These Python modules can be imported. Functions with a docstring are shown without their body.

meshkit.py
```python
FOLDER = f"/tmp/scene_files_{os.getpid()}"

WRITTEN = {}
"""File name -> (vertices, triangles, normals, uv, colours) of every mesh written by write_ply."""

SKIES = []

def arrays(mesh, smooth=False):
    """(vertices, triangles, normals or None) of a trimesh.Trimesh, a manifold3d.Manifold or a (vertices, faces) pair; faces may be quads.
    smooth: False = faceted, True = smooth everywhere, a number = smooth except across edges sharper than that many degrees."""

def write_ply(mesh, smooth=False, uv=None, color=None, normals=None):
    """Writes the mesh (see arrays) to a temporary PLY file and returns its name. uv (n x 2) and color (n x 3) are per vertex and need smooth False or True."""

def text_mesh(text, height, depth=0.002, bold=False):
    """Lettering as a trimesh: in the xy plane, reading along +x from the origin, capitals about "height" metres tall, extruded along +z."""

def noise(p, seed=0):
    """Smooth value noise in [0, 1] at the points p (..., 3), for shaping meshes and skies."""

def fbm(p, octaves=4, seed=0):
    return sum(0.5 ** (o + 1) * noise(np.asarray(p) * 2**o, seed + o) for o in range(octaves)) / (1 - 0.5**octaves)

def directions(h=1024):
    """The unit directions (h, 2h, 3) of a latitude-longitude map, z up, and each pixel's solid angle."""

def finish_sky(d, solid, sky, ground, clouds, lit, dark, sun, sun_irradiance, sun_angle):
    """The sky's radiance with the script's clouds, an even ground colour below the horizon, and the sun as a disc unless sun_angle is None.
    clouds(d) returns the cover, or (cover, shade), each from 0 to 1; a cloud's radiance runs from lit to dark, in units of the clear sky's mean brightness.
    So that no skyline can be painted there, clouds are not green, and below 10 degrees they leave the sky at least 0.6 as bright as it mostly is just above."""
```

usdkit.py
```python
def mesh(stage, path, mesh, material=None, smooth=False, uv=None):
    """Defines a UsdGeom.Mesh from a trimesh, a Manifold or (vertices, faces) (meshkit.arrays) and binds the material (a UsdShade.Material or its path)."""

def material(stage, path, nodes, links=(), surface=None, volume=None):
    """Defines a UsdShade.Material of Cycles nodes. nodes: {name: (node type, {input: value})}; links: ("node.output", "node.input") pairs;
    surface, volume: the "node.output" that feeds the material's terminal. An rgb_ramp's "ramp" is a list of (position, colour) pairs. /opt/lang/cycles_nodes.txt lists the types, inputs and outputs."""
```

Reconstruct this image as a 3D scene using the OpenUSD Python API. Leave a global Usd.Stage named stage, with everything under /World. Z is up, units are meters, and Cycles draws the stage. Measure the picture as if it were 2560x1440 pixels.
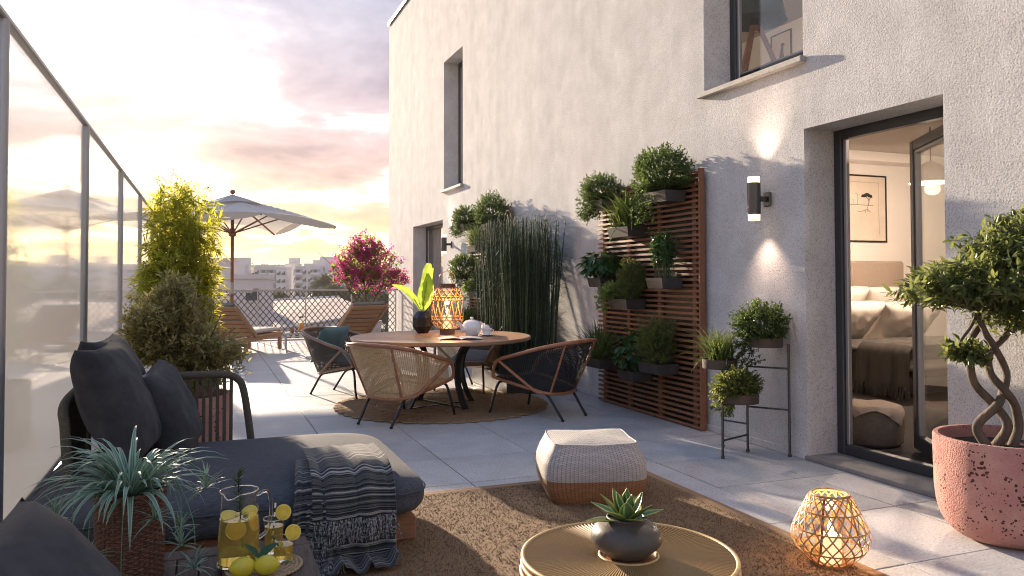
import math, random, numpy as np, trimesh, usdkit, meshkit
from pxr import Usd, UsdGeom, UsdLux, UsdShade, Gf, Sdf
from shapely.geometry import Polygon, box as sbox
PI = math.pi
stage = Usd.Stage.CreateInMemory()
UsdGeom.SetStageUpAxis(stage, 'Z'); UsdGeom.SetStageMetersPerUnit(stage, 1.0)
UsdGeom.Xform.Define(stage, '/World'); UsdGeom.Scope.Define(stage, '/World/Looks')
MAT = usdkit.material

# ------------------------------------------------------------------ camera
FPX, YAW, PITCH, ROLL, SHIFT = 1949., math.radians(21.5), math.radians(1.45), math.radians(-0.12), -72.5
cy, sy, cp, sp, cr, sr = math.cos(YAW), math.sin(YAW), math.cos(PITCH), math.sin(PITCH), math.cos(ROLL), math.sin(ROLL)
fwd = np.array([sy * cp, cy * cp, sp]); rgt = np.array([cy, -sy, 0]); upv = np.cross(rgt, fwd)
r2, u2 = cr * rgt + sr * upv, -sr * rgt + cr * upv
EYE = np.array([0, 0, 1.3])
cam = UsdGeom.Camera.Define(stage, '/World/camera')
cam.CreateHorizontalApertureAttr(36.0); cam.CreateFocalLengthAttr(36.0 * FPX / 2560)
cam.CreateVerticalApertureAttr(36.0 * 9 / 16)
cam.CreateHorizontalApertureOffsetAttr(0.0); cam.CreateVerticalApertureOffsetAttr(36.0 * SHIFT / 2560)
cam.CreateClippingRangeAttr(Gf.Vec2f(0.05, 5000.0))
cam.CreateFStopAttr(9.0); cam.CreateFocusDistanceAttr(6.5)
m4 = np.eye(4); m4[0, :3], m4[1, :3], m4[2, :3], m4[3, :3] = r2, u2, -fwd, EYE
cam.AddTransformOp().Set(Gf.Matrix4d(*m4.ravel().tolist()))
EXPOSURE = 1.62
cam.CreateExposureAttr(EXPOSURE)

# ------------------------------------------------------------------ sky and sun
SUN_EL, SUN_AZ = math.radians(13.5), math.radians(-8.5)      # azimuth from +Y towards +X
SKY = 0.11
sd = np.array([math.sin(SUN_AZ) * math.cos(SUN_EL), math.cos(SUN_AZ) * math.cos(SUN_EL), math.sin(SUN_EL)])
MAT(stage, '/World/Looks/sky', {
    'sky': ('sky_texture', {'sky_type': 'single_scattering', 'sun_disc': False, 'sun_elevation': SUN_EL, 'sun_rotation': SUN_AZ, 'altitude': 50.0, 'air_density': 1.0, 'aerosol_density': 0.7, 'ozone_density': 1.0}),
    'tc': ('texture_coordinate', {}),
    'sep': ('separate_xyz', {}),
    'zc': ('math', {'math_type': 'maximum', 'value2': 0.0}),
    'zd': ('math', {'math_type': 'add', 'value2': 0.16}),
    'dx': ('math', {'math_type': 'divide'}), 'dy': ('math', {'math_type': 'divide'}),
    'cmb': ('combine_xyz', {}), 'mp': ('mapping', {'mapping_type': 'point', 'location': (2.7, 6.6, 5.0), 'scale': (0.75, 0.75, 1.0)}),
    'n1': ('noise_texture', {'scale': 2.3, 'detail': 9.0, 'roughness': 0.55, 'distortion': 0.25}),
    'r1': ('rgb_ramp', {'ramp': [(0.0, (0, 0, 0)), (0.33, (0.08,) * 3), (0.40, (0.66,) * 3), (0.50, (0.92,) * 3), (1.0, (1.0,) * 3)]}),
    'n2': ('noise_texture', {'scale': 1.0, 'detail': 5.0, 'roughness': 0.5}),
    'cc': ('rgb_ramp', {'ramp': [(0.0, (3.3, 2.2, 0.85)), (0.05, (3.3, 2.0, 0.85)), (0.10, (2.9, 1.75, 1.35)), (0.19, (2.7, 2.0, 2.05)), (0.30, (2.5, 2.35, 2.6)), (0.45, (1.9, 2.2, 2.9)), (1.0, (1.0, 1.6, 3.0))]}),
    'cl': ('rgb_ramp', {'ramp': [(0.0, (1.1, 1.1, 1.1)), (0.42, (1.12, 1.1, 1.1)), (0.54, (0.76, 0.73, 0.78)), (0.70, (0.50, 0.48, 0.56)), (1.0, (0.5, 0.48, 0.56))]}),
    'cm': ('mix', {'mix_type': 'multiply', 'fac': 1.0}),
    'mx': ('mix', {'mix_type': 'mix'}),
    'bg': ('background_shader', {'strength': SKY})},
    [('tc.generated', 'sep.vector'), ('sep.z', 'zc.value1'), ('zc.value', 'zd.value1'),
     ('sep.x', 'dx.value1'), ('zd.value', 'dx.value2'), ('sep.y', 'dy.value1'), ('zd.value', 'dy.value2'),
     ('dx.value', 'cmb.x'), ('dy.value', 'cmb.y'), ('cmb.vector', 'mp.vector'), ('mp.vector', 'n1.vector'), ('n1.fac', 'r1.fac'),
     ('cmb.vector', 'n2.vector'), ('zc.value', 'cc.fac'), ('n1.fac', 'cl.fac'), ('cc.color', 'cm.color1'), ('cl.color', 'cm.color2'),
     ('sky.color', 'mx.color1'), ('cm.color', 'mx.color2'), ('r1.color', 'mx.fac'), ('mx.color', 'bg.color')], surface='bg.background')
dome = UsdLux.DomeLight.Define(stage, '/World/sky')
UsdShade.MaterialBindingAPI.Apply(dome.GetPrim()).Bind(UsdShade.Material.Get(stage, '/World/Looks/sky'))
dome.GetPrim().SetCustomDataByKey('kind', 'structure')
sun = UsdLux.DistantLight.Define(stage, '/World/sun')
sun.CreateIntensityAttr(1.25); sun.CreateAngleAttr(0.75); sun.CreateColorAttr(Gf.Vec3f(1.0, 0.80, 0.60)); sun.CreateNormalizeAttr(True)
def frame_z(d):
    d = np.asarray(d, float) / np.linalg.norm(d)
    a = np.array([0, 0, 1.]) if abs(d[2]) < .95 else np.array([1., 0, 0])
    x = np.cross(a, d); x /= np.linalg.norm(x)
    return x, np.cross(d, x), d
def orient(prim, d, pos=(0, 0, 0)):
    x, y, z = frame_z(d); m = np.eye(4); m[0, :3], m[1, :3], m[2, :3], m[3, :3] = x, y, z, pos
    UsdGeom.Xformable(prim).AddTransformOp().Set(Gf.Matrix4d(*m.ravel().tolist()))
orient(sun, sd)

# ------------------------------------------------------------------ helpers
taken = {}; pending = []
def numbered(parent, name):
    k = parent + '/' + name; n = taken.get(k, 0); taken[k] = n + 1
    return k if n == 0 else '%s_%03d' % (k, n)
def data(p, **kw):
    for k, v in kw.items():
        if v: p.SetCustomDataByKey(k, v)
def thing(name, label=None, cat=None, loc=(0, 0, 0), rz=0, group=None, kind=None):
    x = UsdGeom.Xform.Define(stage, numbered('/World', name))
    x.AddTranslateOp().Set(Gf.Vec3d(*map(float, loc)))
    if rz: x.AddRotateZOp().Set(float(rz))
    data(x.GetPrim(), label=label, category=cat, group=group, kind=kind)
    return str(x.GetPath())
def part(parent, name, mesh, mat, smooth=False, label=None, kind=None, uv=None):
    path = numbered(parent, name)
    usdkit.mesh(stage, path, mesh, None, smooth=smooth, uv=uv); pending.append((path, mat))
    data(stage.GetPrimAtPath(path), label=label, kind=kind)
    return path
def top(name, mesh, mat, label=None, cat=None, smooth=False, group=None, kind=None, uv=None):
    path = part('/World', name, mesh, mat, smooth, uv=uv)
    data(stage.GetPrimAtPath(path), label=label, category=cat, group=group, kind=kind)
    return path
def copy_of(src, loc, rz=0, label=None, group=None):
    s = stage.GetPrimAtPath(src); name = src.split('/')[-1]
    x = UsdGeom.Xform.Define(stage, numbered('/World', name.rstrip('0123456789').rstrip('_') if name[-3:].isdigit() else name))
    p = x.GetPrim(); p.GetReferences().AddInternalReference(src)
    x.ClearXformOpOrder(); x.AddTranslateOp().Set(Gf.Vec3d(*map(float, loc))); 
    if rz or s.GetAttribute('xformOp:rotateZ'): x.AddRotateZOp().Set(float(rz))
    p.SetInstanceable(True)
    data(p, label=label or s.GetCustomDataByKey('label'), category=s.GetCustomDataByKey('category'), group=group or s.GetCustomDataByKey('group'))
    return str(x.GetPath())

def J(*ms):
    ms = [x for m in ms for x in (m if isinstance(m, list) else [m])]
    V, F, n = [], [], 0
    for v, f in ms:
        f = np.asarray(f)
        if f.shape[1] == 4: f = np.vstack([f[:, [0, 1, 2]], f[:, [0, 2, 3]]])
        V.append(np.asarray(v, float)); F.append(f + n); n += len(v)
    return np.vstack(V), np.vstack(F)
def T(m, loc=(0, 0, 0), rz=0, rx=0, ry=0, s=1.0):
    v = np.asarray(m[0], float) * s
    for a, (i, k) in ((rx, (1, 2)), (ry, (2, 0)), (rz, (0, 1))):
        if a:
            c, q = math.cos(math.radians(a)), math.sin(math.radians(a)); w = v.copy()
            w[:, i], w[:, k] = c * v[:, i] - q * v[:, k], q * v[:, i] + c * v[:, k]; v = w
    return v + np.asarray(loc, float), m[1]
BF = np.array([[0, 2, 3, 1], [4, 5, 7, 6], [0, 1, 5, 4], [2, 6, 7, 3], [0, 4, 6, 2], [1, 3, 7, 5]])
def B(x0, y0, z0, x1, y1, z1, bev=0):
    "a box between two corners, its edges cut by bev"
    if bev:
        b = min(bev, .45 * min(x1 - x0, y1 - y0, z1 - z0)); pts = []
        for sx in (0, 1):
            for sy_ in (0, 1):
                for sz in (0, 1):
                    c = np.array([x1 if sx else x0, y1 if sy_ else y0, z1 if sz else z0])
                    for k in range(3):
                        d = np.array([-1 if sx else 1, -1 if sy_ else 1, -1 if sz else 1]) * b; d[k] = 0; pts.append(c + d)
        h = trimesh.convex.convex_hull(np.array(pts)); return np.array(h.vertices), np.array(h.faces)
    v = np.array([[x, y, z] for x in (x0, x1) for y in (y0, y1) for z in (z0, z1)], float)
    return v, np.array([[0, 1, 3, 2], [4, 6, 7, 5], [0, 4, 5, 1], [2, 3, 7, 6], [0, 2, 6, 4], [1, 5, 7, 3]])
def bar(a, b, w, h, bev=0, up=(0, 0, 1)):
    "a straight bar of section w (sideways) by h (up) from a to b"
    a, b = np.asarray(a, float), np.asarray(b, float); L = np.linalg.norm(b - a); z = (b - a) / L
    u = np.asarray(up, float)
    if abs(z @ u) > .98: u = np.array([0, 1., 0])
    x = np.cross(u, z); x /= np.linalg.norm(x); y = np.cross(z, x)
    v, f = B(-w / 2, -h / 2, 0, w / 2, h / 2, L, bev)
    return v @ np.array([x, y, z]) + a, f
def spline(pts, n=8, closed=False):
    p = np.asarray(pts, float); m = len(p)
    if closed: q = np.vstack([p[-1], p, p[0], p[1]]); segs = m
    else: q = np.vstack([2 * p[0] - p[1], p, 2 * p[-1] - p[-2]]); segs = m - 1
    t = np.linspace(0, 1, n, endpoint=False)[:, None]; out = []
    for i in range(segs):
        a, b, c, d = q[i:i + 4]
        out.append(.5 * (2 * b + (c - a) * t + (2 * a - 5 * b + 4 * c - d) * t ** 2 + (3 * b - a - 3 * c + d) * t ** 3))
    r = np.vstack(out)
    return r if closed else np.vstack([r, p[-1]])
def tube(pts, r, n=6, closed=False, caps=True, flat=1.0):
    "a tube along pts; r a number or one per point; flat squeezes its section"
    p = np.asarray(pts, float); m = len(p); r = np.broadcast_to(np.asarray(r, float), (m,))
    t = np.roll(p, -1, 0) - np.roll(p, 1, 0) if closed else np.gradient(p, axis=0)
    t = t / np.maximum(np.linalg.norm(t, axis=1, keepdims=True), 1e-12)
    x = np.cross([0, 0, 1.], t[0]) if abs(t[0][2]) < .9 else np.cross([1., 0, 0], t[0])
    x /= np.linalg.norm(x); a = np.arange(n) * 2 * PI / n; V = []
    for i in range(m):
        x = x - t[i] * (x @ t[i]); x /= np.linalg.norm(x); y = np.cross(t[i], x)
        V.append(p[i] + r[i] * (np.outer(np.cos(a), x) + np.outer(np.sin(a), y) * flat))
    V = np.vstack(V); F = []; k = np.arange(n); k1 = (k + 1) % n
    for i in range(m if closed else m - 1):
        o, q = i * n, ((i + 1) % m) * n
        F.append(np.stack([o + k, o + k1, q + k1, q + k], 1))
    F = np.vstack(F); F = np.vstack([F[:, [0, 1, 2]], F[:, [0, 2, 3]]])
    if caps and not closed:
        for o, flip in ((0, 1), ((m - 1) * n, 0)):
            c = np.stack([np.full(n - 2, o), o + np.arange(1, n - 1), o + np.arange(2, n)], 1); F = np.vstack([F, c[:, ::-1] if flip else c])
    return V, F
def lathe(prof, n=24, sq=None):
    "profile of (r, z) turned about z; r 0 at an end closes it"
    a = np.arange(n) * 2 * PI / n; V, rows = [], []
    for r, z in prof:
        if r < 1e-6: rows.append([len(V)]); V.append([0, 0, z])
        else: rows.append(list(range(len(V), len(V) + n))); V += [[r * math.cos(q), r * math.sin(q), z] for q in a]
    F = []
    for A, C in zip(rows, rows[1:]):
        for k in range(n):
            k1 = (k + 1) % n
            if len(A) == 1 and len(C) == 1: continue
            if len(A) == 1: F.append([A[0], C[k1], C[k]])
            elif len(C) == 1: F.append([A[k], A[k1], C[0]])
            else: F += [[A[k], A[k1], C[k1]], [A[k], C[k1], C[k]]]
    return np.array(V, float), np.array(F)
def grid(P):
    "a sheet over an array of points (a, b, 3)"
    a, b = P.shape[:2]; i = np.arange(a * b).reshape(a, b)
    q = np.stack([i[:-1, :-1], i[1:, :-1], i[1:, 1:], i[:-1, 1:]], -1).reshape(-1, 4)
    return P.reshape(-1, 3), np.vstack([q[:, [0, 1, 2]], q[:, [0, 2, 3]]])
def thick(m, t):
    "a sheet made a closed slab of thickness t along its vertex normals"
    tm = trimesh.Trimesh(*m, process=False); n = tm.vertex_normals; v = np.asarray(m[0]); f = np.asarray(m[1]); k = len(v)
    e = trimesh.Trimesh(v, f, process=False).edges; es = np.sort(e, 1); _, ix, c = np.unique(es, axis=0, return_index=True, return_counts=True)
    bd = e[ix[c == 1]]
    side = np.vstack([np.stack([bd[:, 1], bd[:, 0], bd[:, 0] + k], 1), np.stack([bd[:, 1], bd[:, 0] + k, bd[:, 1] + k], 1)])
    return np.vstack([v, v - n * t]), np.vstack([f, f[:, ::-1] + k, side])
def prism(poly, t):
    m = trimesh.creation.extrude_polygon(poly, t, engine='earcut'); return np.array(m.vertices), np.array(m.faces)
def cushion(w, d, h, puff=.5, n=18, seed=0, amp=.006, pinch=.25):
    "a stuffed cushion w by d, h thick at its middle, corners drawn out"
    u = np.linspace(-1, 1, n); U, W_ = np.meshgrid(u, u, indexing='ij')
    e = np.clip((1 - np.abs(U) ** 2.6), 0, 1) ** puff * np.clip((1 - np.abs(W_) ** 2.6), 0, 1) ** puff
    px = U * w / 2 * (1 - pinch * .35 * (1 - W_ ** 2) * np.abs(U) ** 3 * .5); py = W_ * d / 2 * (1 - pinch * .35 * (1 - U ** 2) * np.abs(W_) ** 3 * .5)
    out = []
    for s in (1, -1):
        P = np.stack([px, py, s * (h / 2 * e)], -1)
        k = meshkit.fbm(P * np.array([9, 9, 4.]) + seed * 7.3 + s, 3) - .5
        P[..., 2] += s * k * amp * 4 * np.clip(e, 0, 1)
        v, f = grid(P); out.append((v, f if s > 0 else f[:, ::-1]))
    return J(out[0], out[1])
def merge(m):
    t = trimesh.Trimesh(*m, process=True); t.merge_vertices(digits_vertex=5); return np.array(t.vertices), np.array(t.faces)
def rng(s): return np.random.default_rng(s)
def unit(v): v = np.asarray(v, float); return v / np.maximum(np.linalg.norm(v, axis=-1, keepdims=True), 1e-9)

# ---- leaves: one call makes a whole cloud of them
def leaves(P, D, L, Wd, seed=0, fold=.25, curl=.25, shape=((0, .12), (.35, 1), (.7, .8), (1, .06)), up=None):
    """leaf blades at P along D. L, Wd length and width (numbers or arrays); folded on the midrib, drooping by curl"""
    g = rng(seed); P, D = np.asarray(P, float), unit(D); n = len(P)
    L, Wd = np.broadcast_to(L, (n,)), np.broadcast_to(Wd, (n,))
    ref = g.normal(size=(n, 3)) * .5 + np.array([0, 0, 1.]) if up is None else np.asarray(up, float) + g.normal(size=(n, 3)) * .15
    S = unit(np.cross(D, ref)); N = np.cross(S, D)
    k = len(shape); V = np.zeros((n, k, 3, 3))
    for i, (t, w) in enumerate(shape):
        c = P + D * (L * t)[:, None] - N * (L * curl * t * t)[:, None]
        hw = (Wd * w / 2)[:, None]
        V[:, i, 0] = c - S * hw + N * hw * fold; V[:, i, 1] = c; V[:, i, 2] = c + S * hw + N * hw * fold
    base = np.arange(n)[:, None, None] * (k * 3); q = []
    for i in range(k - 1):
        for j in (0, 1):
            a = i * 3 + j; q += [[a, a + 1, a + 4], [a, a + 4, a + 3]]
    F = (base + np.array(q)[None]).reshape(-1, 3)
    return V.reshape(-1, 3), F
def blades(base, az, lean, L, Wd, seed=0, droop=1.2, seg=7, flat=False):
    "grass-like arching blades: start points, heading, lean from upright, lengths"
    g = rng(seed); base = np.asarray(base, float); n = len(base)
    az, lean, L, Wd = (np.broadcast_to(np.asarray(x, float), (n,)) for x in (az, lean, L, Wd))
    dr = droop * (.7 + .6 * g.random(n)); V = np.zeros((n, seg, 3, 3)); p = base.copy(); th = lean.copy()
    h = np.stack([np.cos(az), np.sin(az), 0 * az], 1); s = np.stack([-np.sin(az), np.cos(az), 0 * az], 1)
    for i in range(seg):
        t = i / (seg - 1); w = (Wd / 2 * (1 - t ** 2.2) * (.55 + .45 * min(1, t * 4)) + .0004)[:, None]
        nrm = h * -np.cos(th)[:, None] + np.array([0, 0, 1.]) * np.sin(th)[:, None]
        V[:, i, 0] = p - s * w + nrm * w * .35; V[:, i, 1] = p; V[:, i, 2] = p + s * w + nrm * w * .35
        p = p + (h * np.sin(th)[:, None] + np.array([0, 0, 1.]) * np.cos(th)[:, None]) * (L / (seg - 1))[:, None]
        th = np.minimum(th + dr / (seg - 1) * (.4 + 1.2 * t), 2.9)
    q = []
    for i in range(seg - 1):
        for j in (0, 1):
            a = i * 3 + j; q += [[a, a + 1, a + 4], [a, a + 4, a + 3]]
    return V.reshape(-1, 3), (np.arange(n)[:, None, None] * seg * 3 + np.array(q)[None]).reshape(-1, 3)
def rods(A, C, r0, r1=None, n=4):
    "many straight tapered sticks at once"
    A, C = np.asarray(A, float), np.asarray(C, float); m = len(A); r1 = r0 if r1 is None else r1
    r0, r1 = np.broadcast_to(r0, (m,)), np.broadcast_to(r1, (m,))
    t = unit(C - A); ref = np.where(np.abs(t[:, 2:3]) > .9, [[1., 0, 0]], [[0, 0, 1.]]); x = unit(np.cross(ref, t)); y = np.cross(t, x)
    a = np.arange(n) * 2 * PI / n; V = np.zeros((m, 2, n, 3))
    for k in range(n):
        d = x * math.cos(a[k]) + y * math.sin(a[k]); V[:, 0, k] = A + d * r0[:, None]; V[:, 1, k] = C + d * r1[:, None]
    q = []
    for k in range(n):
        k1 = (k + 1) % n; q += [[k, k1, n + k1], [k, n + k1, n + k]]
    return V.reshape(-1, 3), (np.arange(m)[:, None, None] * 2 * n + np.array(q)[None]).reshape(-1, 3)

# ------------------------------------------------------------------ materials
LK = '/World/Looks/'
def pm(name, c, rough=.6, c2=None, scale=20., detail=4., bump=0., bscale=None, bdist=.01, metal=0., spec=.5, stretch=None, sheen=0., coat=0., lo=.35, hi=.65, isl=0., sss=0.):
    "a principled surface: two tones mixed by noise, with fine relief; isl varies the tone piece by piece"
    n = {'p': ('principled_bsdf', {'base_color': c, 'roughness': rough, 'metallic': metal, 'specular_ior_level': spec, 'sheen_weight': sheen, 'coat_weight': coat}), 'g': ('geometry', {})}
    l = []
    if c2 is not None or bump:
        n['m'] = ('mapping', {'mapping_type': 'point', 'scale': stretch or (1, 1, 1)}); n['tc'] = ('texture_coordinate', {}); l.append(('tc.object', 'm.vector'))
    if c2 is not None:
        n['n'] = ('noise_texture', {'scale': scale, 'detail': detail, 'roughness': .6}); l.append(('m.vector', 'n.vector'))
        n['r'] = ('rgb_ramp', {'ramp': [(0, c), (lo, c), (hi, c2), (1, c2)]}); l += [('n.fac', 'r.fac')]
        src = 'r.color'
    else:
        n['col'] = ('color', {'value': c}); src = 'col.color'
    if isl:
        n['ri'] = ('map_range', {'from_min': 0., 'from_max': 1., 'to_min': 1 - isl, 'to_max': 1 + isl}); n['oi'] = ('object_info', {})
        n['hv'] = ('hsv', {'hue': .5, 'saturation': 1., 'fac': 1.}); l += [('oi.random', 'ri.value'), ('ri.result', 'hv.value'), (src, 'hv.color')]; src = 'hv.color'
    if c2 is not None or isl: l.append((src, 'p.base_color'))
    if bump:
        n['bn'] = ('noise_texture', {'scale': bscale or scale * 3, 'detail': 5., 'roughness': .65}); n['b'] = ('bump', {'strength': bump, 'distance': bdist})
        l += [('m.vector', 'bn.vector'), ('bn.fac', 'b.height'), ('b.normal', 'p.normal')]
    return MAT(stage, LK + name, n, l, surface='p.BSDF')
def leafmat(name, c1, c2, trans=.35, rough=.45, tcol=None, c3=None):
    "leaf colour varied leaf by leaf, some light passing through"
    tc = tcol or tuple(min(1, x * 1.9) for x in c2)
    stops = [(0, c1), (.55, tuple((a + b) / 2 for a, b in zip(c1, c2))), (1, c3 or c2)]
    return MAT(stage, LK + name, {
        'g': ('geometry', {}), 'r': ('rgb_ramp', {'ramp': stops}), 'p': ('principled_bsdf', {'roughness': rough, 'specular_ior_level': .35}),
        't': ('translucent_bsdf', {'color': tc}), 'tm': ('mix', {'mix_type': 'multiply', 'fac': 0.0}), 'm': ('mix_closure', {'fac': trans})},
        [('g.random_per_island', 'r.fac'), ('r.color', 'p.base_color'), ('p.BSDF', 'm.closure1'), ('t.BSDF', 'm.closure2')], surface='m.closure')
def emit(name, c, s):
    return MAT(stage, LK + name, {'e': ('emission', {'color': c, 'strength': s})}, [], surface='e.emission')
def glassmat(name, tint=(1, 1, 1), ior=1.5, rough=0.):
    "a pane: clear but for its reflection"
    return MAT(stage, LK + name, {'gb': ('geometry', {}), 'io': ('math', {'math_type': 'multiply_add', 'value2': 1 / ior - ior, 'value3': ior}), 'f': ('fresnel', {}), 't': ('transparent_bsdf', {'color': tint}), 'g': ('glossy_bsdf', {'roughness': rough, 'color': (1, 1, 1)}), 'm': ('mix_closure', {})},
               [('gb.backfacing', 'io.value1'), ('io.value', 'f.IOR'), ('f.fac', 'm.fac'), ('t.BSDF', 'm.closure1'), ('g.BSDF', 'm.closure2')], surface='m.closure')
def cane(name, c, c2, su, sv, hole=.30, rough=.5):
    "woven strands with real holes between them, laid out on the sheet's own st"
    return MAT(stage, LK + name, {
        'uv': ('uvmap', {'attribute': 'st'}), 'm': ('mapping', {'mapping_type': 'point', 'scale': (su, sv, 1)}), 's': ('separate_xyz', {}),
        'fx': ('math', {'math_type': 'pingpong', 'value2': .5}), 'fy': ('math', {'math_type': 'pingpong', 'value2': .5}),
        'hx': ('math', {'math_type': 'greater_than', 'value2': .5 - hole}), 'hy': ('math', {'math_type': 'greater_than', 'value2': .5 - hole}),
        'h': ('math', {'math_type': 'multiply'}), 'n': ('noise_texture', {'scale': 40., 'detail': 3.}), 'r': ('rgb_ramp', {'ramp': [(0, c), (.4, c), (.65, c2), (1, c2)]}),
        'ht': ('math', {'math_type': 'add'}), 'b': ('bump', {'strength': .6, 'distance': .002, 'invert': True}),
        'p': ('principled_bsdf', {'roughness': rough, 'specular_ior_level': .4}), 't': ('transparent_bsdf', {}), 'mx': ('mix_closure', {})},
        [('uv.UV', 'm.vector'), ('m.vector', 's.vector'), ('s.x', 'fx.value1'), ('s.y', 'fy.value1'), ('fx.value', 'hx.value1'), ('fy.value', 'hy.value1'),
         ('hx.value', 'h.value1'), ('hy.value', 'h.value2'), ('uv.UV', 'n.vector'), ('n.fac', 'r.fac'), ('r.color', 'p.base_color'), ('fx.value', 'ht.value1'), ('fy.value', 'ht.value2'),
         ('ht.value', 'b.height'), ('b.normal', 'p.normal'), ('h.value', 'mx.fac'), ('p.BSDF', 'mx.closure1'), ('t.BSDF', 'mx.closure2')], surface='mx.closure')
def weave(name, c, c2, su, sv, bump=.8, dist=.006, rough=.7):
    "basket weave on st: over-and-under humps in relief, tone varied along the strands"
    return MAT(stage, LK + name, {
        'uv': ('uvmap', {'attribute': 'st'}), 'br': ('brick_texture', {'scale': 1.0, 'offset': .5, 'mortar_size': .09, 'mortar_smooth': 1.0, 'brick_width': 1.0, 'row_height': .5, 'bias': -.1, 'color1': c, 'color2': c2, 'mortar': tuple(x * .28 for x in c)}),
        'm': ('mapping', {'mapping_type': 'point', 'scale': (su, sv, 1)}), 'iv': ('invert', {'fac': 1.0}), 'b': ('bump', {'strength': bump, 'distance': dist}),
        'n': ('noise_texture', {'scale': 30.0, 'detail': 4.0}), 'nr': ('map_range', {'from_min': .3, 'from_max': .7, 'to_min': .7, 'to_max': 1.15}), 'hv': ('hsv', {'hue': .5, 'saturation': 1.0, 'fac': 1.0}),
        'p': ('principled_bsdf', {'roughness': rough, 'specular_ior_level': .3})},
        [('uv.UV', 'm.vector'), ('m.vector', 'br.vector'), ('uv.UV', 'n.vector'), ('n.fac', 'nr.value'), ('nr.result', 'hv.value'), ('br.color', 'hv.color'), ('hv.color', 'p.base_color'),
         ('br.fac', 'b.height'), ('b.normal', 'p.normal')], surface='p.BSDF')

def stucco(name, c, c2):
    return MAT(stage, LK + name, {
        'tc': ('texture_coordinate', {}), 'n': ('noise_texture', {'scale': 3.2, 'detail': 6., 'roughness': .65}), 'r': ('rgb_ramp', {'ramp': [(0, c2), (.35, c2), (.65, c), (1, c)]}),
        'sp': ('noise_texture', {'scale': 110., 'detail': 2., 'roughness': .5}), 'sr': ('rgb_ramp', {'ramp': [(0, (.42,) * 3), (.34, (.52,) * 3), (.47, (1, 1, 1)), (1, (1.06,) * 3)]}), 'mu': ('mix', {'mix_type': 'multiply', 'fac': .75}),
        'b1': ('noise_texture', {'scale': 75., 'detail': 4., 'roughness': .7}), 'b2': ('noise_texture', {'scale': 14., 'detail': 4., 'roughness': .6}), 'ad': ('math', {'math_type': 'multiply_add', 'value2': .55}),
        'vm': ('mapping', {'mapping_type': 'point', 'scale': (1., 2.2, .22)}), 'vn': ('noise_texture', {'scale': 1.3, 'detail': 6., 'roughness': .6}), 'vr': ('map_range', {'from_min': .35, 'from_max': .65, 'to_min': .92, 'to_max': 1.03, 'clamp': True}), 'hv': ('hsv', {'hue': .5, 'saturation': 1., 'fac': 1.}),
        'b': ('bump', {'strength': .55, 'distance': .007}), 'p': ('principled_bsdf', {'roughness': .9, 'specular_ior_level': .15})},
        [('tc.object', 'n.vector'), ('n.fac', 'r.fac'), ('tc.object', 'sp.vector'), ('sp.fac', 'sr.fac'), ('r.color', 'mu.color1'), ('sr.color', 'mu.color2'), ('tc.object', 'vm.vector'), ('vm.vector', 'vn.vector'), ('vn.fac', 'vr.value'), ('vr.result', 'hv.value'), ('mu.color', 'hv.color'), ('hv.color', 'p.base_color'),
         ('tc.object', 'b1.vector'), ('tc.object', 'b2.vector'), ('b2.fac', 'ad.value1'), ('b1.fac', 'ad.value3'), ('ad.value', 'b.height'), ('b.normal', 'p.normal')], surface='p.BSDF')
stucco('stucco', (.595, .59, .585), (.495, .49, .485))
pm('tile', (.42, .425, .43), .62, (.49, .49, .49), 9., 6., bump=.25, bscale=140., bdist=.003, spec=.4, isl=.05)
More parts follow.
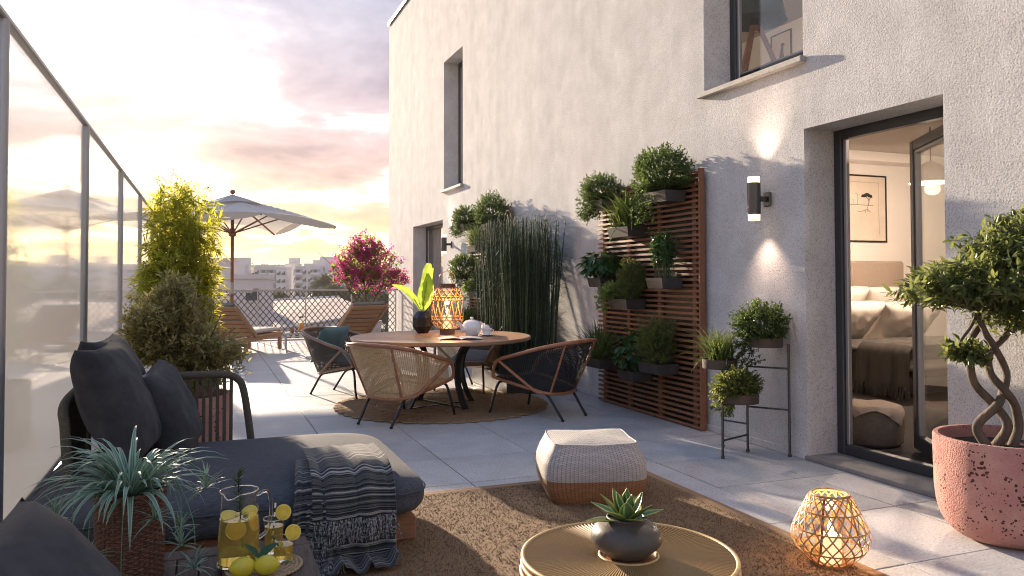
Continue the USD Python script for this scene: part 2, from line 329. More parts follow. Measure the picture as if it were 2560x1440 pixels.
MAT(stage, LK + 'tile', {
    'tc': ('texture_coordinate', {}), 'n': ('noise_texture', {'scale': 6., 'detail': 7., 'roughness': .62}), 'r': ('rgb_ramp', {'ramp': [(0, (.36, .36, .365)), (.35, (.41, .41, .41)), (.65, (.49, .485, .48)), (1, (.53, .525, .52))]}),
    'sp': ('noise_texture', {'scale': 70., 'detail': 3., 'roughness': .6}), 'sr': ('rgb_ramp', {'ramp': [(0, (.35,) * 3), (.34, (.5,) * 3), (.42, (.95,) * 3), (.57, (1, 1, 1)), (.66, (1.2,) * 3), (1, (1.35,) * 3)]}), 'mu': ('mix', {'mix_type': 'multiply', 'fac': .9}),
    'oi': ('object_info', {}), 'ri': ('map_range', {'from_min': 0., 'from_max': 1., 'to_min': .91, 'to_max': 1.07}), 'wn': ('noise_texture', {'scale': 1.1, 'detail': 7., 'roughness': .62}), 'wr': ('map_range', {'from_min': .33, 'from_max': .6, 'to_min': .86, 'to_max': 1.03, 'clamp': True}), 'wm': ('math', {'math_type': 'multiply'}), 'gg': ('geometry', {}), 'hv': ('hsv', {'hue': .5, 'saturation': 1., 'fac': 1.}),
    'bn': ('noise_texture', {'scale': 160., 'detail': 4., 'roughness': .6}), 'b': ('bump', {'strength': .3, 'distance': .003}),
    'rr': ('map_range', {'from_min': .3, 'from_max': .7, 'to_min': .42, 'to_max': .62}), 'p': ('principled_bsdf', {'specular_ior_level': .45})},
    [('tc.object', 'n.vector'), ('n.fac', 'r.fac'), ('tc.object', 'sp.vector'), ('sp.fac', 'sr.fac'), ('r.color', 'mu.color1'), ('sr.color', 'mu.color2'), ('oi.random', 'ri.value'), ('gg.position', 'wn.vector'), ('wn.fac', 'wr.value'), ('ri.result', 'wm.value1'), ('wr.result', 'wm.value2'), ('wm.value', 'hv.value'), ('mu.color', 'hv.color'), ('hv.color', 'p.base_color'),
     ('n.fac', 'rr.value'), ('rr.result', 'p.roughness'), ('tc.object', 'bn.vector'), ('bn.fac', 'b.height'), ('b.normal', 'p.normal')], surface='p.BSDF')
pm('grout', (.07, .07, .072), .9)
pm('concrete', (.17, .165, .155), .8, (.25, .24, .225), 5., 8., bump=.4, bscale=60., bdist=.004)
pm('slab_edge', (.62, .61, .59), .7, (.5, .49, .48), 4., 5.)
pm('sill_stone', (.36, .345, .32), .75, (.26, .25, .23), 30., 6., bump=.6, bscale=90., bdist=.004)
pm('alu_dark', (.045, .048, .053), .38, spec=.5, metal=.3)
pm('alu_light', (.38, .38, .385), .42, metal=.75)
pm('coping_metal', (.06, .06, .062), .4, metal=.6)
pm('steel_dark', (.02, .02, .022), .4, metal=.5)
pm('gunmetal', (.10, .095, .09), .35, metal=.9)
pm('mesh_wire', (.055, .052, .05), .6); pm('fence_paint', (.40, .39, .37), .5, metal=.2)
pm('plaster_warm', (.74, .70, .66), .9)
pm('ceiling_plaster', (.50, .46, .41), .9, (.44, .40, .36), 40.)
pm('room_floor', (.022, .018, .016), .95, (.05, .042, .038), 60., 5., bump=.8, bscale=200., bdist=.01)
glassmat('pane_glass', (.96, .98, .97))
# the screen's glass: etched more and more towards its foot
MAT(stage, LK + 'screen_glass', {
    'g': ('geometry', {}), 's': ('separate_xyz', {}), 'mr': ('map_range', {'range_type': 'smoothstep', 'from_min': .85, 'from_max': 2.55, 'to_min': .97, 'to_max': .08, 'clamp': True}),
    'io': ('math', {'math_type': 'multiply_add', 'value2': 1 / 1.5 - 1.5, 'value3': 1.5}), 'f': ('fresnel', {}), 't': ('transparent_bsdf', {'color': (.97, .98, .975)}), 'tr': ('translucent_bsdf', {'color': (.86, .85, .82)}), 'd': ('diffuse_bsdf', {'color': (.45, .45, .435)}),
    'et': ('mix_closure', {'fac': .72}), 'a': ('mix_closure', {}), 'gl': ('glossy_bsdf', {'roughness': .05, 'color': (.95, .96, .95)}), 'm': ('mix_closure', {})},
    [('g.backfacing', 'io.value1'), ('io.value', 'f.IOR'), ('g.position', 's.vector'), ('s.z', 'mr.value'), ('d.BSDF', 'et.closure1'), ('tr.BSDF', 'et.closure2'), ('mr.result', 'a.fac'), ('t.BSDF', 'a.closure1'), ('et.closure', 'a.closure2'),
     ('f.fac', 'm.fac'), ('a.closure', 'm.closure1'), ('gl.BSDF', 'm.closure2')], surface='m.closure')
pm('town_wall', (.56, .53, .52), .9, (.50, .475, .47), .12, 5.)
pm('town_wall_pink', (.56, .49, .45), .9, (.50, .43, .40), .12, 5.)
pm('town_roof', (.40, .30, .25), .9, (.48, .37, .31), .4, 5.)
pm('town_window', (.045, .05, .065), .25)
pm('town_shade', (.30, .29, .30), .9)
pm('town_ground', (.10, .095, .085), .95, (.15, .14, .12), .03, 4.)
leafmat('town_tree', (.018, .032, .010), (.05, .065, .022), .25)
pm('town_bark', (.07, .055, .04), .9)
pm('hill_green', (.035, .045, .022), 1., (.06, .065, .035), .05, 5.)

# ------------------------------------------------------------------ the terrace
W, GX, END = 4.016, -.94, 17.15          # house wall, glass screen, far edge
TP, TX0, TY0 = .695, .892, 2.674
part('/World', 'terrace_floor', J(B(GX - .12, .3, -.32, W + .02, END + .12, -.014)), 'grout')
tf = '/World/terrace_floor'; data(stage.GetPrimAtPath(tf), kind='structure')
g = rng(3)
for i in range(-3, 6):
    for k in range(-3, 22):
        x0, y0 = TX0 + i * TP, TY0 + k * TP; x1, y1 = min(x0 + TP, W), min(y0 + TP, END); x0 = max(x0, GX - .09)
        if x1 - x0 < .05 or y1 - y0 < .05 or y0 < .6: continue
        dz = float(g.normal()) * .0006
        part(tf, 'tile', B(x0 + .0036, y0 + .0036, -.03, x1 - .0036, y1 - .0036, dz, .0012), 'tile')
part(tf, 'edge_kerb', B(GX - .12, END, -.30, W - .004, END + .13, .03, .008), 'slab_edge')

# ------------------------------------------------------------------ the house
house = thing('house', 'white roughcast house with a dark metal roof edge, tall windows and two balcony doors', 'house')
Y0, Y1, ZT, TH = -1.5, 18.09, 7.32, .30
door_o = [(3.30, 4.44), (13.62, 15.82 - .03)]
holes = [sbox(a, .0, b, 2.377) for a, b in door_o] + [sbox(4.44, 2.90, 5.64, 5.25), sbox(12.44, 2.90, 13.55, 5.23)]
wallp = sbox(Y0, -.5, Y1, ZT)
for q in holes: wallp = wallp.difference(q)
v, f = prism(wallp, TH)
part(house, 'wall', (np.stack([W + v[:, 2], v[:, 0], v[:, 1]], 1), f), 'stucco')
part(house, 'wall', B(W + TH, Y1 - TH, -9, W + 8, Y1, ZT), 'stucco'); part(house, 'wall', B(W + .004, Y0, -9, W + TH, Y1 - .004, -.5), 'stucco')
part(house, 'wall', B(W + TH, Y0, -9, W + 8, Y0 + TH, ZT), 'stucco'); part(house, 'wall', B(W + 8, Y0, -9, W + 8.3, Y1, ZT), 'stucco')
part(house, 'roof', B(W + TH, Y0 + TH, ZT - .4, W + 8, Y1 - TH, ZT - .1), 'concrete')
part(house, 'roof_coping', J(B(W - .035, Y0, ZT, W + TH + .03, Y1 + .035, ZT + .05, .004), B(W - .035, Y0, ZT - .055, W - .022, Y1 + .035, ZT)), 'coping_metal')
part(house, 'wall_base', B(W - .012, 4.45, 0.001, W, 13.6, .055, .004), 'stucco')
def window(name, y0, y1, z0, z1, fw=.075, leaf=False, pane=True):
    X = W + .27
    fr = part(house, name + '_frame', J(B(X, y0, z0, X + .07, y0 + fw, z1, .006), B(X, y1 - fw, z0, X + .07, y1, z1, .006), B(X, y0 + fw, z1 - fw, X + .07, y1 - fw, z1, .006), B(X, y0 + fw, z0, X + .07, y1 - fw, z0 + fw, .006)), 'alu_dark')
    part(fr, 'inner_bead', J(B(X + .02, y1 - fw - .03, z0 + fw, X + .055, y1 - fw, z1 - fw, .004), B(X + .02, y0 + fw, z0 + fw, X + .055, y0 + fw + .03, z1 - fw, .004)), 'alu_light')
    if pane: part(fr, 'pane', B(X + .03, y0 + fw + .03, z0 + fw, X + .038, y1 - fw - .03, z1 - fw), 'pane_glass')
    return fr
# openings are butted by deep reveals; the frames sit 27 cm in
for a, b in door_o:
    part(house, 'door_step', B(W - .012, a + .003, 0.001, W + .30, b + .02, .032, .006), 'concrete')
f0 = window('door', 3.30, 4.44, .034, 2.377, .07, pane=False)
f1 = window('door', 13.62, 15.79, .034, 2.377, .07)
for y0, y1, z in ((4.44, 5.64, 2.90), (12.44, 13.55, 2.90)):
    part(house, 'window_sill', J(B(W - .055, y0 - .035, z - .045, W - .001, y1 + .035, z, .006), B(W - .001, y0 + .002, z - .03, W + .27, y1 - .002, z - .001)), 'sill_stone')
window('window', 4.44, 5.64, 2.901, 5.25); window('window', 12.44, 13.55, 2.901, 5.23)
# the balcony door's leaf, swung into the room
def leaf(hx, hy, w, z0, z1, ang):
    c, s = math.cos(math.radians(ang)), math.sin(math.radians(ang)); r = .075
    def L(m): return T(m, (hx, hy, 0), rz=ang)
    lf = part(house, 'door_leaf', L(J(B(0, -.03, z0, r, .03, z1, .006), B(w - r, -.03, z0, w, .03, z1, .006), B(r, -.03, z1 - r, w - r, .03, z1, .006), B(r, -.03, z0, w - r, .03, z0 + r + .03, .006))), 'alu_dark')
    part(lf, 'inner_bead', L(J(B(w - r - .03, -.02, z0 + r + .03, w - r, .02, z1 - r, .004), B(r, -.02, z0 + r + .03, r + .03, .02, z1 - r, .004), B(r + .03, -.02, z1 - r - .025, w - r - .03, .02, z1 - r, .004))), 'alu_light')
    part(lf, 'pane', L(B(r + .03, -.006, z0 + r + .03, w - r - .03, .002, z1 - r - .025)), 'pane_glass')
    part(lf, 'weather_bar', L(B(.01, -.06, z0 + .02, w - .01, -.03, z0 + .05, .006)), 'alu_dark')
leaf(W + .30, 3.385, 1.0, .06, 2.30, 58)
# rooms behind the openings
RX, RY = 10.6, 8.15
def room(y0, y1, z0, z1, x1, fl='room_floor'):
    X0 = W + TH
    part(house, 'room_wall', J(B(X0 + .001, y1, z0, x1, y1 + .1, z1), B(x1, y0, z0, x1 + .1, y1 + .1, z1), B(X0 + .001, y0 - .1, z0, x1, y0, z1)), 'plaster_warm')
    part(house, 'room_ceiling', B(X0 + .001, y0 - .1, z1, x1 + .1, y1 + .1, z1 + .08), 'ceiling_plaster')
    part(house, 'room_floor', B(X0 + .001, y0 - .1, z0 - .08, x1 + .1, y1 + .1, z0), fl)
room(.2, RY, .034, 2.985, RX)
part(house, 'ceiling_bulkhead', B(W + TH + .3, RY - .30, 2.86, RX - .003, RY - .002, 2.982), 'plaster_warm')
room(.8, 12.2, 3.08, 5.78, 9.5, 'concrete')
room(9.0, 17.2, .034, 2.6, 8.2)
room(12.42, 15.0, 3.08, 5.6, 7.5)

# ------------------------------------------------------------------ the glass screen
PY = [1.50, 4.47, 7.35, 10.29, 13.24, 16.2]
scr = thing('glass_screen', 'tall screen of etched glass panels in slim metal posts along the terrace edge', 'screen', (GX, 0, 0))
def rail_h(a, b, z, r=.028):
    return tube([(0, a, z), (0, b, z)], r, 10)
for y in PY:
    part(scr, 'post', J(lathe_post := tube([(0, y, 0), (0, y, 2.585)], .034, 12), B(-.05, y - .05, 0.001, .05, y + .05, .012)), 'alu_light', 40)
for a, b in zip(PY, PY[1:]):
    part(scr, 'pane', B(-.005, a + .036, .06, .005, b - .036, 2.56), 'screen_glass')
    part(scr, 'clamp_strip', J(B(-.012, a + .034, .03, .012, b - .034, .06), ), 'alu_dark')
part(scr, 'pane', B(-.005, PY[-1] + .036, .06, .005, END - .02, 2.56), 'screen_glass')
part(scr, 'top_rail', J(B(-.026, PY[0] - .3, 2.585, .026, END, 2.62, .008)), 'alu_light')

# ------------------------------------------------------------------ the mesh railing at the far edge
rl = thing('mesh_railing', 'grey metal railing filled with diamond wire mesh at the terrace end', 'railing', (0, END - .03, 0))
xs = np.linspace(GX + .02, W - .06, 6)
part(rl, 'top_rail', B(GX + .01, -.025, 1.045, W - .01, .025, 1.085, .006), 'fence_paint')
part(rl, 'bottom_rail', B(GX + .01, -.012, .07, W - .01, .012, .09, .004), 'fence_paint')
for x in xs: part(rl, 'post', B(x - .012, -.012, .03, x + .012, .012, 1.045), 'fence_paint')
A, C = [], []
dw, dh = .125, .15; Z0, Z1 = .09, 1.045; X0, X1 = GX + .02, W - .05
for s in (1, -1):
    k = np.arange(-20, int((X1 - X0) / dw) + 20)
    for q in k:
        a = X0 + q * dw; pa, pb = (a, Z0), (a + s * (Z1 - Z0) * dw / dh, Z1)
        t0, t1 = 0., 1.; dx = pb[0] - pa[0]
        lo, hi = sorted(((X0 - pa[0]) / dx, (X1 - pa[0]) / dx)); t0, t1 = max(t0, lo), min(t1, hi)
        if t1 - t0 > .01:
            A.append((pa[0] + dx * t0, s * .004, Z0 + (Z1 - Z0) * t0)); C.append((pa[0] + dx * t1, s * .004, Z0 + (Z1 - Z0) * t1))
part(rl, 'wire_mesh', rods(A, C, .0085, n=5), 'mesh_wire', kind='stuff')

# ------------------------------------------------------------------ furniture materials
pm('cedar', (.26, .112, .052), .6, (.155, .062, .030), 14., 6., bump=.25, bscale=60., bdist=.003, stretch=(6, .6, 6), isl=.16)
pm('teak', (.40, .22, .115), .5, (.31, .165, .08), 10., 6., bump=.2, bscale=60., bdist=.002, stretch=(4, 4, 4), isl=.08)
pm('rattan_pole', (.36, .155, .075), .35, (.27, .11, .052), 12., 4., coat=.15)
pm('rattan_pole_dark', (.25, .155, .105), .4, (.19, .115, .075), 12., 4.)
pm('table_veneer', (.36, .205, .12), .42, (.27, .15, .085), 5., 7., stretch=(9, .8, 9))
pm('black_metal', (.018, .019, .022), .38, metal=.35)
cane('cane_natural', (.60, .41, .21), (.50, .33, .165), 96, 46, .20)
cane('cane_black', (.006, .007, .009), (.010, .012, .015), 96, 46, .22, .55)
cane('cane_brown', (.022, .014, .011), (.03, .02, .015), 96, 46, .2, .55)
pm('fabric_teal', (.085, .17, .175), .95, (.06, .13, .135), 160., 3., bump=.5, bscale=300., bdist=.004, sheen=.3)
pm('fabric_brown', (.10, .082, .078), .95, (.075, .062, .06), 90., 3., bump=.4, bscale=260., bdist=.003, sheen=.3)
pm('fabric_charcoal', (.026, .0265, .030), .92, (.045, .045, .050), 10., 7., bump=.3, bscale=300., bdist=.003, sheen=.06, spec=.2)
pm('fabric_sofa', (.038, .044, .056), .95, (.072, .080, .094), 70., 6., bump=.5, bscale=340., bdist=.003, sheen=.05, spec=.2, stretch=(.5, 2.6, 2.6))
pm('fabric_cream', (.58, .53, .48), .95, (.50, .455, .41), 120., 3., bump=.3, bscale=260., bdist=.003)
pm('fabric_grey', (.27, .265, .255), .95, (.20, .20, .195), 160., 3., bump=.4, bscale=300., bdist=.003)
pm('rope_olive', (.10, .088, .062), .9, (.045, .04, .03), 160., 3., bump=.7, bscale=260., bdist=.004)
pm('white_china', (.80, .80, .80), .18, coat=.4)
pm('vase_black', (.005, .005, .006), .22, spec=.35)
pm('paper', (.74, .72, .68), .7); pm('paper_print', (.45, .25, .18), .55, (.75, .70, .62), 25., 4., lo=.45, hi=.55)
pm('terracotta', (.46, .19, .165), .85, (.54, .25, .21), 5., 6.)
MAT(stage, LK + 'terracotta', {
    'tc': ('texture_coordinate', {}), 'n': ('noise_texture', {'scale': 5., 'detail': 6., 'roughness': .6}), 'r': ('rgb_ramp', {'ramp': [(0, (.33, .145, .135)), (.35, (.38, .18, .16)), (.62, (.46, .26, .22)), (1, (.51, .33, .27))]}),
    'nd': ('noise_texture', {'scale': 20., 'detail': 3.}), 'av': ('vector_math', {'math_type': 'multiply_add', 'vector2': (.03, .03, .03)}),
    'v': ('voronoi_texture', {'feature': 'f1', 'scale': 46., 'randomness': 1.}), 'mk': ('noise_texture', {'scale': 7., 'detail': 4.}),
    'th': ('map_range', {'from_min': .40, 'from_max': .72, 'to_min': .08, 'to_max': .40, 'clamp': True}), 'pt': ('math', {'math_type': 'less_than'}), 'mx': ('mix', {'mix_type': 'mix', 'color2': (.085, .03, .025)}),
    'fn': ('noise_texture', {'scale': 130., 'detail': 4.}), 'h': ('math', {'math_type': 'multiply_add', 'value2': -1.6}), 'b': ('bump', {'strength': 1., 'distance': .010}), 'p': ('principled_bsdf', {'roughness': .88, 'specular_ior_level': .2})},
    [('tc.object', 'n.vector'), ('n.fac', 'r.fac'), ('tc.object', 'nd.vector'), ('nd.color', 'av.vector1'), ('tc.object', 'av.vector3'), ('av.vector', 'v.vector'), ('tc.object', 'mk.vector'), ('mk.fac', 'th.value'), ('v.distance', 'pt.value1'), ('th.result', 'pt.value2'),
     ('pt.value', 'mx.fac'), ('r.color', 'mx.color1'), ('mx.color', 'p.base_color'), ('tc.object', 'fn.vector'), ('pt.value', 'h.value1'), ('fn.fac', 'h.value3'), ('h.value', 'b.height'), ('b.normal', 'p.normal')], surface='p.BSDF')
pm('soil', (.022, .017, .014), .95, (.05, .04, .032), 60., 4., bump=1., bscale=70., bdist=.02)
pm('trough_metal', (.035, .034, .036), .42, (.055, .052, .05), 8., 4., metal=.2)
pm('bronze_tray', (.07, .055, .045), .5, metal=.4)
pm('jute', (.36, .225, .115), .95, (.22, .13, .065), 60., 4., bump=.8, bscale=160., bdist=.008)
pm('jute_edge', (.31, .19, .105), .95, (.25, .15, .08), 60., 3., bump=.4, bscale=240., bdist=.003)
pm('rug_pile', (.155, .095, .047), .98, (.21, .13, .066), 90., 3., bump=.5, bscale=300., bdist=.004, lo=.4, hi=.6)
pm('gold_wire', (.56, .37, .155), .5, (.44, .28, .115), 30., 3., metal=.1)
MAT(stage, LK + 'gold_cord', {'g': ('geometry', {}), 'r': ('rgb_ramp', {'ramp': [(0, (.30, .18, .065)), (.4, (.56, .375, .155)), (1, (.80, .58, .26))]}), 'p': ('principled_bsdf', {'roughness': .5, 'specular_ior_level': .4})}, [('g.random_per_island', 'r.fac'), ('r.color', 'p.base_color')], surface='p.BSDF')
pm('bowl_bronze', (.052, .044, .037), .42, (.085, .070, .055), 9., 7., bump=.3, bscale=60., bdist=.003, spec=.35)
pm('bamboo_strip', (.43, .235, .085), .45, (.33, .17, .06), 20., 4., isl=.15)
pm('wood_dark', (.12, .058, .036), .5, (.08, .038, .025), 20., 5.)
pm('weathered_wood', (.10, .068, .052), .75, (.04, .028, .023), 7., 8., bump=.7, bscale=26., bdist=.004, stretch=(9, .9, 3), isl=.14)
pm('sofa_wood', (.26, .125, .068), .6, (.18, .088, .05), 8., 6., stretch=(1, 8, 8), bump=.2, bscale=40.)
weave('wicker_dark', (.085, .038, .022), (.05, .024, .016), 46, 30, 1., .008)
weave('seagrass', (.40, .205, .095), (.30, .15, .07), 1, 1, 1., .008)
weave('wool_grey', (.60, .57, .54), (.50, .475, .45), 1, 1, 1., .008)
pm('canvas', (.60, .585, .57), .9, (.55, .54, .53), 60., 3.)
leafmat('canvas_cloth', (.60, .58, .565), (.62, .60, .58), .35, .9, (.60, .56, .50))
pm('umbrella_pole', (.24, .10, .06), .4, (.19, .075, .045), 12., 4., stretch=(1, 1, .2))
emit('lamp_glow', (1., .72, .40), 9.); emit('candle_glow', (1., .66, .32), 4.)
glassmat('thin_glass', (.97, .98, .97), 1.45)
glassmat('lantern_glass', (.98, .92, .84), 1.3)
MAT(stage, LK + 'juice', {'p': ('principled_bsdf', {'base_color': (.75, .24, .015), 'roughness': .2, 'specular_ior_level': .5})}, [], surface='p.BSDF')
MAT(stage, LK + 'lemonade', {'p': ('principled_bsdf', {'base_color': (.90, .70, .18), 'roughness': .02, 'transmission_weight': .80, 'ior': 1.33})}, [], surface='p.BSDF')
pm('lemon_skin', (.52, .42, .02), .4, (.44, .38, .03), 12., 4., bump=.25, bscale=90., bdist=.003)
pm('lemon_flesh', (.62, .42, .03), .35, (.72, .52, .07), 40., 3.); pm('lemon_rind', (.70, .58, .12), .5)

# ------------------------------------------------------------------ dining chairs: a cane shell in a bent rattan frame on black tube legs
def chair(loc, rz, label, canemat, pole, cushions=None):
    t = thing('rattan_armchair', label, 'armchair', loc, rz, 'rattan armchairs round the dining table')
    top = spline([(.20, -.375, .555), (.02, -.385, .60), (-.22, -.37, .665), (-.42, -.275, .712), (-.50, -.10, .728), (-.50, .10, .728), (-.42, .275, .712), (-.22, .37, .665), (.02, .385, .60), (.20, .375, .555)], 7)
    bot = spline([(.33, -.30, .355), (.16, -.30, .325), (-.06, -.285, .285), (-.22, -.22, .245), (-.275, -.08, .232), (-.275, .08, .232), (-.22, .22, .245), (-.06, .285, .285), (.16, .30, .325), (.33, .30, .355)], 7)
    K = len(top); n = 9; P = np.zeros((K, n, 3)); UV = np.zeros((K, n, 2))
    for j in range(n):
        s = j / (n - 1); q = bot * (1 - s) + top * s
        P[:, j] = q; UV[:, j, 0] = np.linspace(0, 1, K); UV[:, j, 1] = s
    v, f = grid(P); part(t, 'cane_shell', (v, f), canemat, True, uv=UV.reshape(-1, 2))
    m = np.linspace(-1, 1, 9); S = np.zeros((9, 9, 3)); SU = np.zeros((9, 9, 2))
    for i, a in enumerate(np.linspace(.33, -.27, 9)):
        w = .295 if a > -.1 else .295 - .09 * ((-.1 - a) / .17) ** 2
        for j, b in enumerate(m): S[i, j] = (a, b * w, .355 - (.33 - a) * .205 - .02 * (1 - b * b)); SU[i, j] = (i / 8 * .55, (j / 8) * 1.1)
    part(t, 'seat', grid(S[:, ::-1]), canemat, True, uv=SU[:, ::-1].reshape(-1, 2))
    part(t, 'top_rail', tube(top, .0175, 8), pole, True)
    part(t, 'seat_rail', tube(np.vstack([bot, spline([bot[-1], (.335, 0, .345), bot[0]], 5)[1:-1]]), .016, 8, True), pole, True)
    for s in (-1, 1):
        part(t, 'arm_post', tube(spline([(.33, s * .30, .355), (.345, s * .325, .39), (.29, s * .36, .50), (.20, s * .375, .555)], 6), .017, 8), pole, True)
        part(t, 'brace', tube(spline([(.235, s * .372, .53), (.18, s * .365, .49), (.0, s * .325, .36), (-.13, s * .285, .265), (-.20, s * .235, .245)], 6), .015, 8), pole, True)
        k = 22 if s < 0 else K - 23
        part(t, 'back_spindle', tube([bot[k], .5 * (bot[k] + top[k]) + np.array([-.006, 0, 0]), top[k]], .011, 6), pole, True)
        part(t, 'leg', tube(spline([(.40, s * .31, .012), (.372, s * .30, .12), (.335, s * .275, .275), (.295, s * .262, .322), (.22, s * .255, .318), (-.10, s * .215, .258), (-.185, s * .205, .235), (-.235, s * .202, .19), (-.30, s * .197, .10), (-.365, s * .1935, .012)], 5), .0125, 8), 'black_metal', True)
        for a, b in ((.40, .31), (-.365, .1935)): part(t, 'foot', T(lathe([(0, 0), (.014, 0), (.015, .018), (0, .018)], 8), (a, s * b, .001)), 'black_metal')
    part(t, 'cross_bar', tube([(-.10, -.215, .258), (-.10, .215, .258)], .010, 6), 'black_metal'); part(t, 'cross_bar', tube([(.22, -.255, .318), (.22, .255, .318)], .010, 6), 'black_metal')
    if cushions:
        c, s = math.cos(math.radians(rz)), math.sin(math.radians(rz))
        def w(p): return (loc[0] + c * p[0] - s * p[1], loc[1] + s * p[0] + c * p[1], p[2])
        mat, name, lab = cushions
        m = T(cushion(.54, .50, .10, .45, 16, 3), ry=11.5); 
        o = thing('seat_cushion', lab[0], 'cushion', w((.05, 0, .375)), rz); part(o, 'cover', merge(m), mat, True)
        m = T(T(cushion(.44, .46, .15, .5, 18, 5), ry=-66), (0, 0, 0))
        o = thing('back_cushion', lab[1], 'cushion', w((-.25, 0, .56)), rz); part(o, 'cover', merge(m), mat, True)
    return t
chair((1.696, 7.082, 0), 36.0, 'natural cane armchair with its back to the camera, nearest the sofa', 'cane_natural', 'rattan_pole')
chair((3.015, 6.868, 0), 120.6, 'black woven armchair with an orange rattan frame, nearest the slatted planter wall', 'cane_black', 'rattan_pole')
chair((1.506, 8.915, 0), -50.4, 'dark brown woven armchair with teal cushions, between sun loungers and dining table', 'cane_brown', 'rattan_pole_dark',
      ('fabric_teal', 'teal', ('teal seat cushion lying on the dark brown armchair', 'teal square cushion leaning on the back of the dark brown armchair')))
chair((2.956, 8.75, 0), 226., 'natural cane armchair with brown cushions on the far side of the dining table', 'cane_natural', 'rattan_pole_dark',
      ('fabric_brown', 'brown', ('brown seat cushion on the cane armchair behind the table', 'brown back cushion on the cane armchair behind the table')))

# ------------------------------------------------------------------ dining table
TX, TY = 2.255, 7.70
tb = thing('dining_table', 'round wooden dining table on four curved black metal legs', 'table', (TX, TY, 0.013))
part(tb, 'tabletop', lathe([(0, .668), (.90, .668), (.912, .676), (.915, .70), (.905, .706), (0, .707)], 72), 'table_veneer', 30)
part(tb, 'under_frame', lathe([(0, .64), (.40, .64), (.40, .667), (0, .667)], 32), 'black_metal')
for a in (20, 110, 200, 290):
    pr_ = [(.40, .0), (.325, .12), (.275, .26), (.262, .38), (.29, .50), (.36, .60), (.44, .645)]
    c = spline([(r, 0, z) for r, z in pr_], 5); L_ = []
    q = np.gradient(c, axis=0); q /= np.linalg.norm(q, axis=1, keepdims=True); nn = np.stack([-q[:, 2], 0 * q[:, 0], q[:, 0]], 1)
    P = np.stack([np.stack([c + nn * o[0] + np.array([0, o[1], 0]) for o in ((-.011, -.032), (.011, -.032), (.011, .032), (-.011, .032), (-.011, -.032))], 1)], 0)[0]
    part(tb, 'leg', T(grid(P), rz=a), 'black_metal', 30)
for a in (20, 110): part(tb, 'floor_brace', T(B(-.40, -.014, .003 if a == 20 else .0145, .40, .014, .013 if a == 20 else .024), rz=a), 'black_metal')

# ------------------------------------------------------------------ round braided rug: coils of rope round coils of rope
rr = thing('round_rug', 'round braided jute rug with a scalloped edge under the dining table', 'rug', (2.29, 7.80, 0.001))
part(rr, 'backing', lathe([(0, 0), (1.03, 0), (1.03, .004), (0, .004)], 64), 'jute_edge')
def coil(r, z=.005):
    n = max(10, int(r * 130)); p = []
    turns = max(2, int(r / .013)); tt = np.linspace(0, turns * 2 * PI, turns * 14)
    rad = np.linspace(.004, r, len(tt))
    return np.stack([rad * np.cos(tt), rad * np.sin(tt), np.full(len(tt), z + .006) - rad / r * .002], 1)
proto = [thickc for thickc in [lathe([(.0, .016), (.012, .018), (.020, .013), (.030, .018), (.040, .013), (.050, .0175), (.060, .012), (.070, .014), (.078, .003)], 14)]]
ring = [(1.025, 44), (.935, 40), (.845, 36), (.755, 32)]
for r, k in ring:
    for q in range(k):
        a = (q + .5 * (ring.index((r, k)) % 2)) * 2 * PI / k
        s = 2 * PI * r / k / .150
        part(rr, 'coil', T(proto[0], (r * math.cos(a), r * math.sin(a), .003 + .001 * (q % 2)), s=s), 'jute', True)
a = np.linspace(0, 2 * PI, 97)[:-1]
for r in (.69, .665, .64, .30, .275, .06, .085, .11, .135): part(rr, 'braid', tube(np.stack([r * np.cos(a), r * np.sin(a), 0 * a + .009 + .002 * np.cos(a * 24)], 1), .0115, 5, True), 'jute', True)
for r, k in ((.585, 24), (.49, 20), (.395, 16), (.21, 9)):
    for q in range(k):
        b = q * 2 * PI / k; part(rr, 'coil', T(proto[0], (r * math.cos(b), r * math.sin(b), .002), s=2 * PI * r / k / .150), 'jute', True)

# ------------------------------------------------------------------ things on the dining table
ZT_ = .7205
vs = thing('black_vase', 'faceted black vase holding two banana leaves on the dining table', 'vase', (2.175, 8.13, ZT_))
part(vs, 'body', lathe([(0, 0), (.058, 0), (.112, .075), (.112, .165), (.062, .235), (.050, .235), (.050, .17), (0, .16)], 8), 'vase_black')
def bigleaf(pts, w, n=13, fold=.3, tear=0):
    c = spline(pts, 5); m = len(c); t = np.gradient(c, axis=0); t /= np.linalg.norm(t, axis=1, keepdims=True)
    u = np.linspace(0, 1, m); P = np.zeros((m, 7, 3)); hw = w * np.sin(PI * np.clip(u * .93 + .05, 0, 1)) ** .75
    view = np.array([.35, .93, 0]); s = np.cross(t, view); s /= np.linalg.norm(s, axis=1, keepdims=True); nn = np.cross(s, t)
    for j, b in enumerate(np.linspace(-1, 1, 7)):
        wav = .012 * np.sin(u * 34 + b * 3) * abs(b)
        P[:, j] = c + s * (b * hw)[:, None] + nn * ((abs(b) ** 1.3) * fold * hw + wav)[:, None]
    return grid(P)
leafmat('banana_leaf', (.13, .22, .035), (.20, .30, .05), .5, .4, (.42, .56, .08))
part(vs, 'leaf', bigleaf([(.01, 0, .25), (.02, .0, .36), (.045, .01, .50), (.06, .02, .64)], .085), 'banana_leaf', True)
part(vs, 'leaf', bigleaf([(-.02, .02, .25), (-.09, .03, .37), (-.19, .05, .47), (-.32, .06, .52)], .035, fold=.8), 'banana_leaf', True)
part(vs, 'leaf', bigleaf([(.0, .04, .30), (.04, .06, .48), (.09, .09, .70), (.12, .1, .74)], .06), 'banana_leaf', True, label='darker leaf behind the other two')
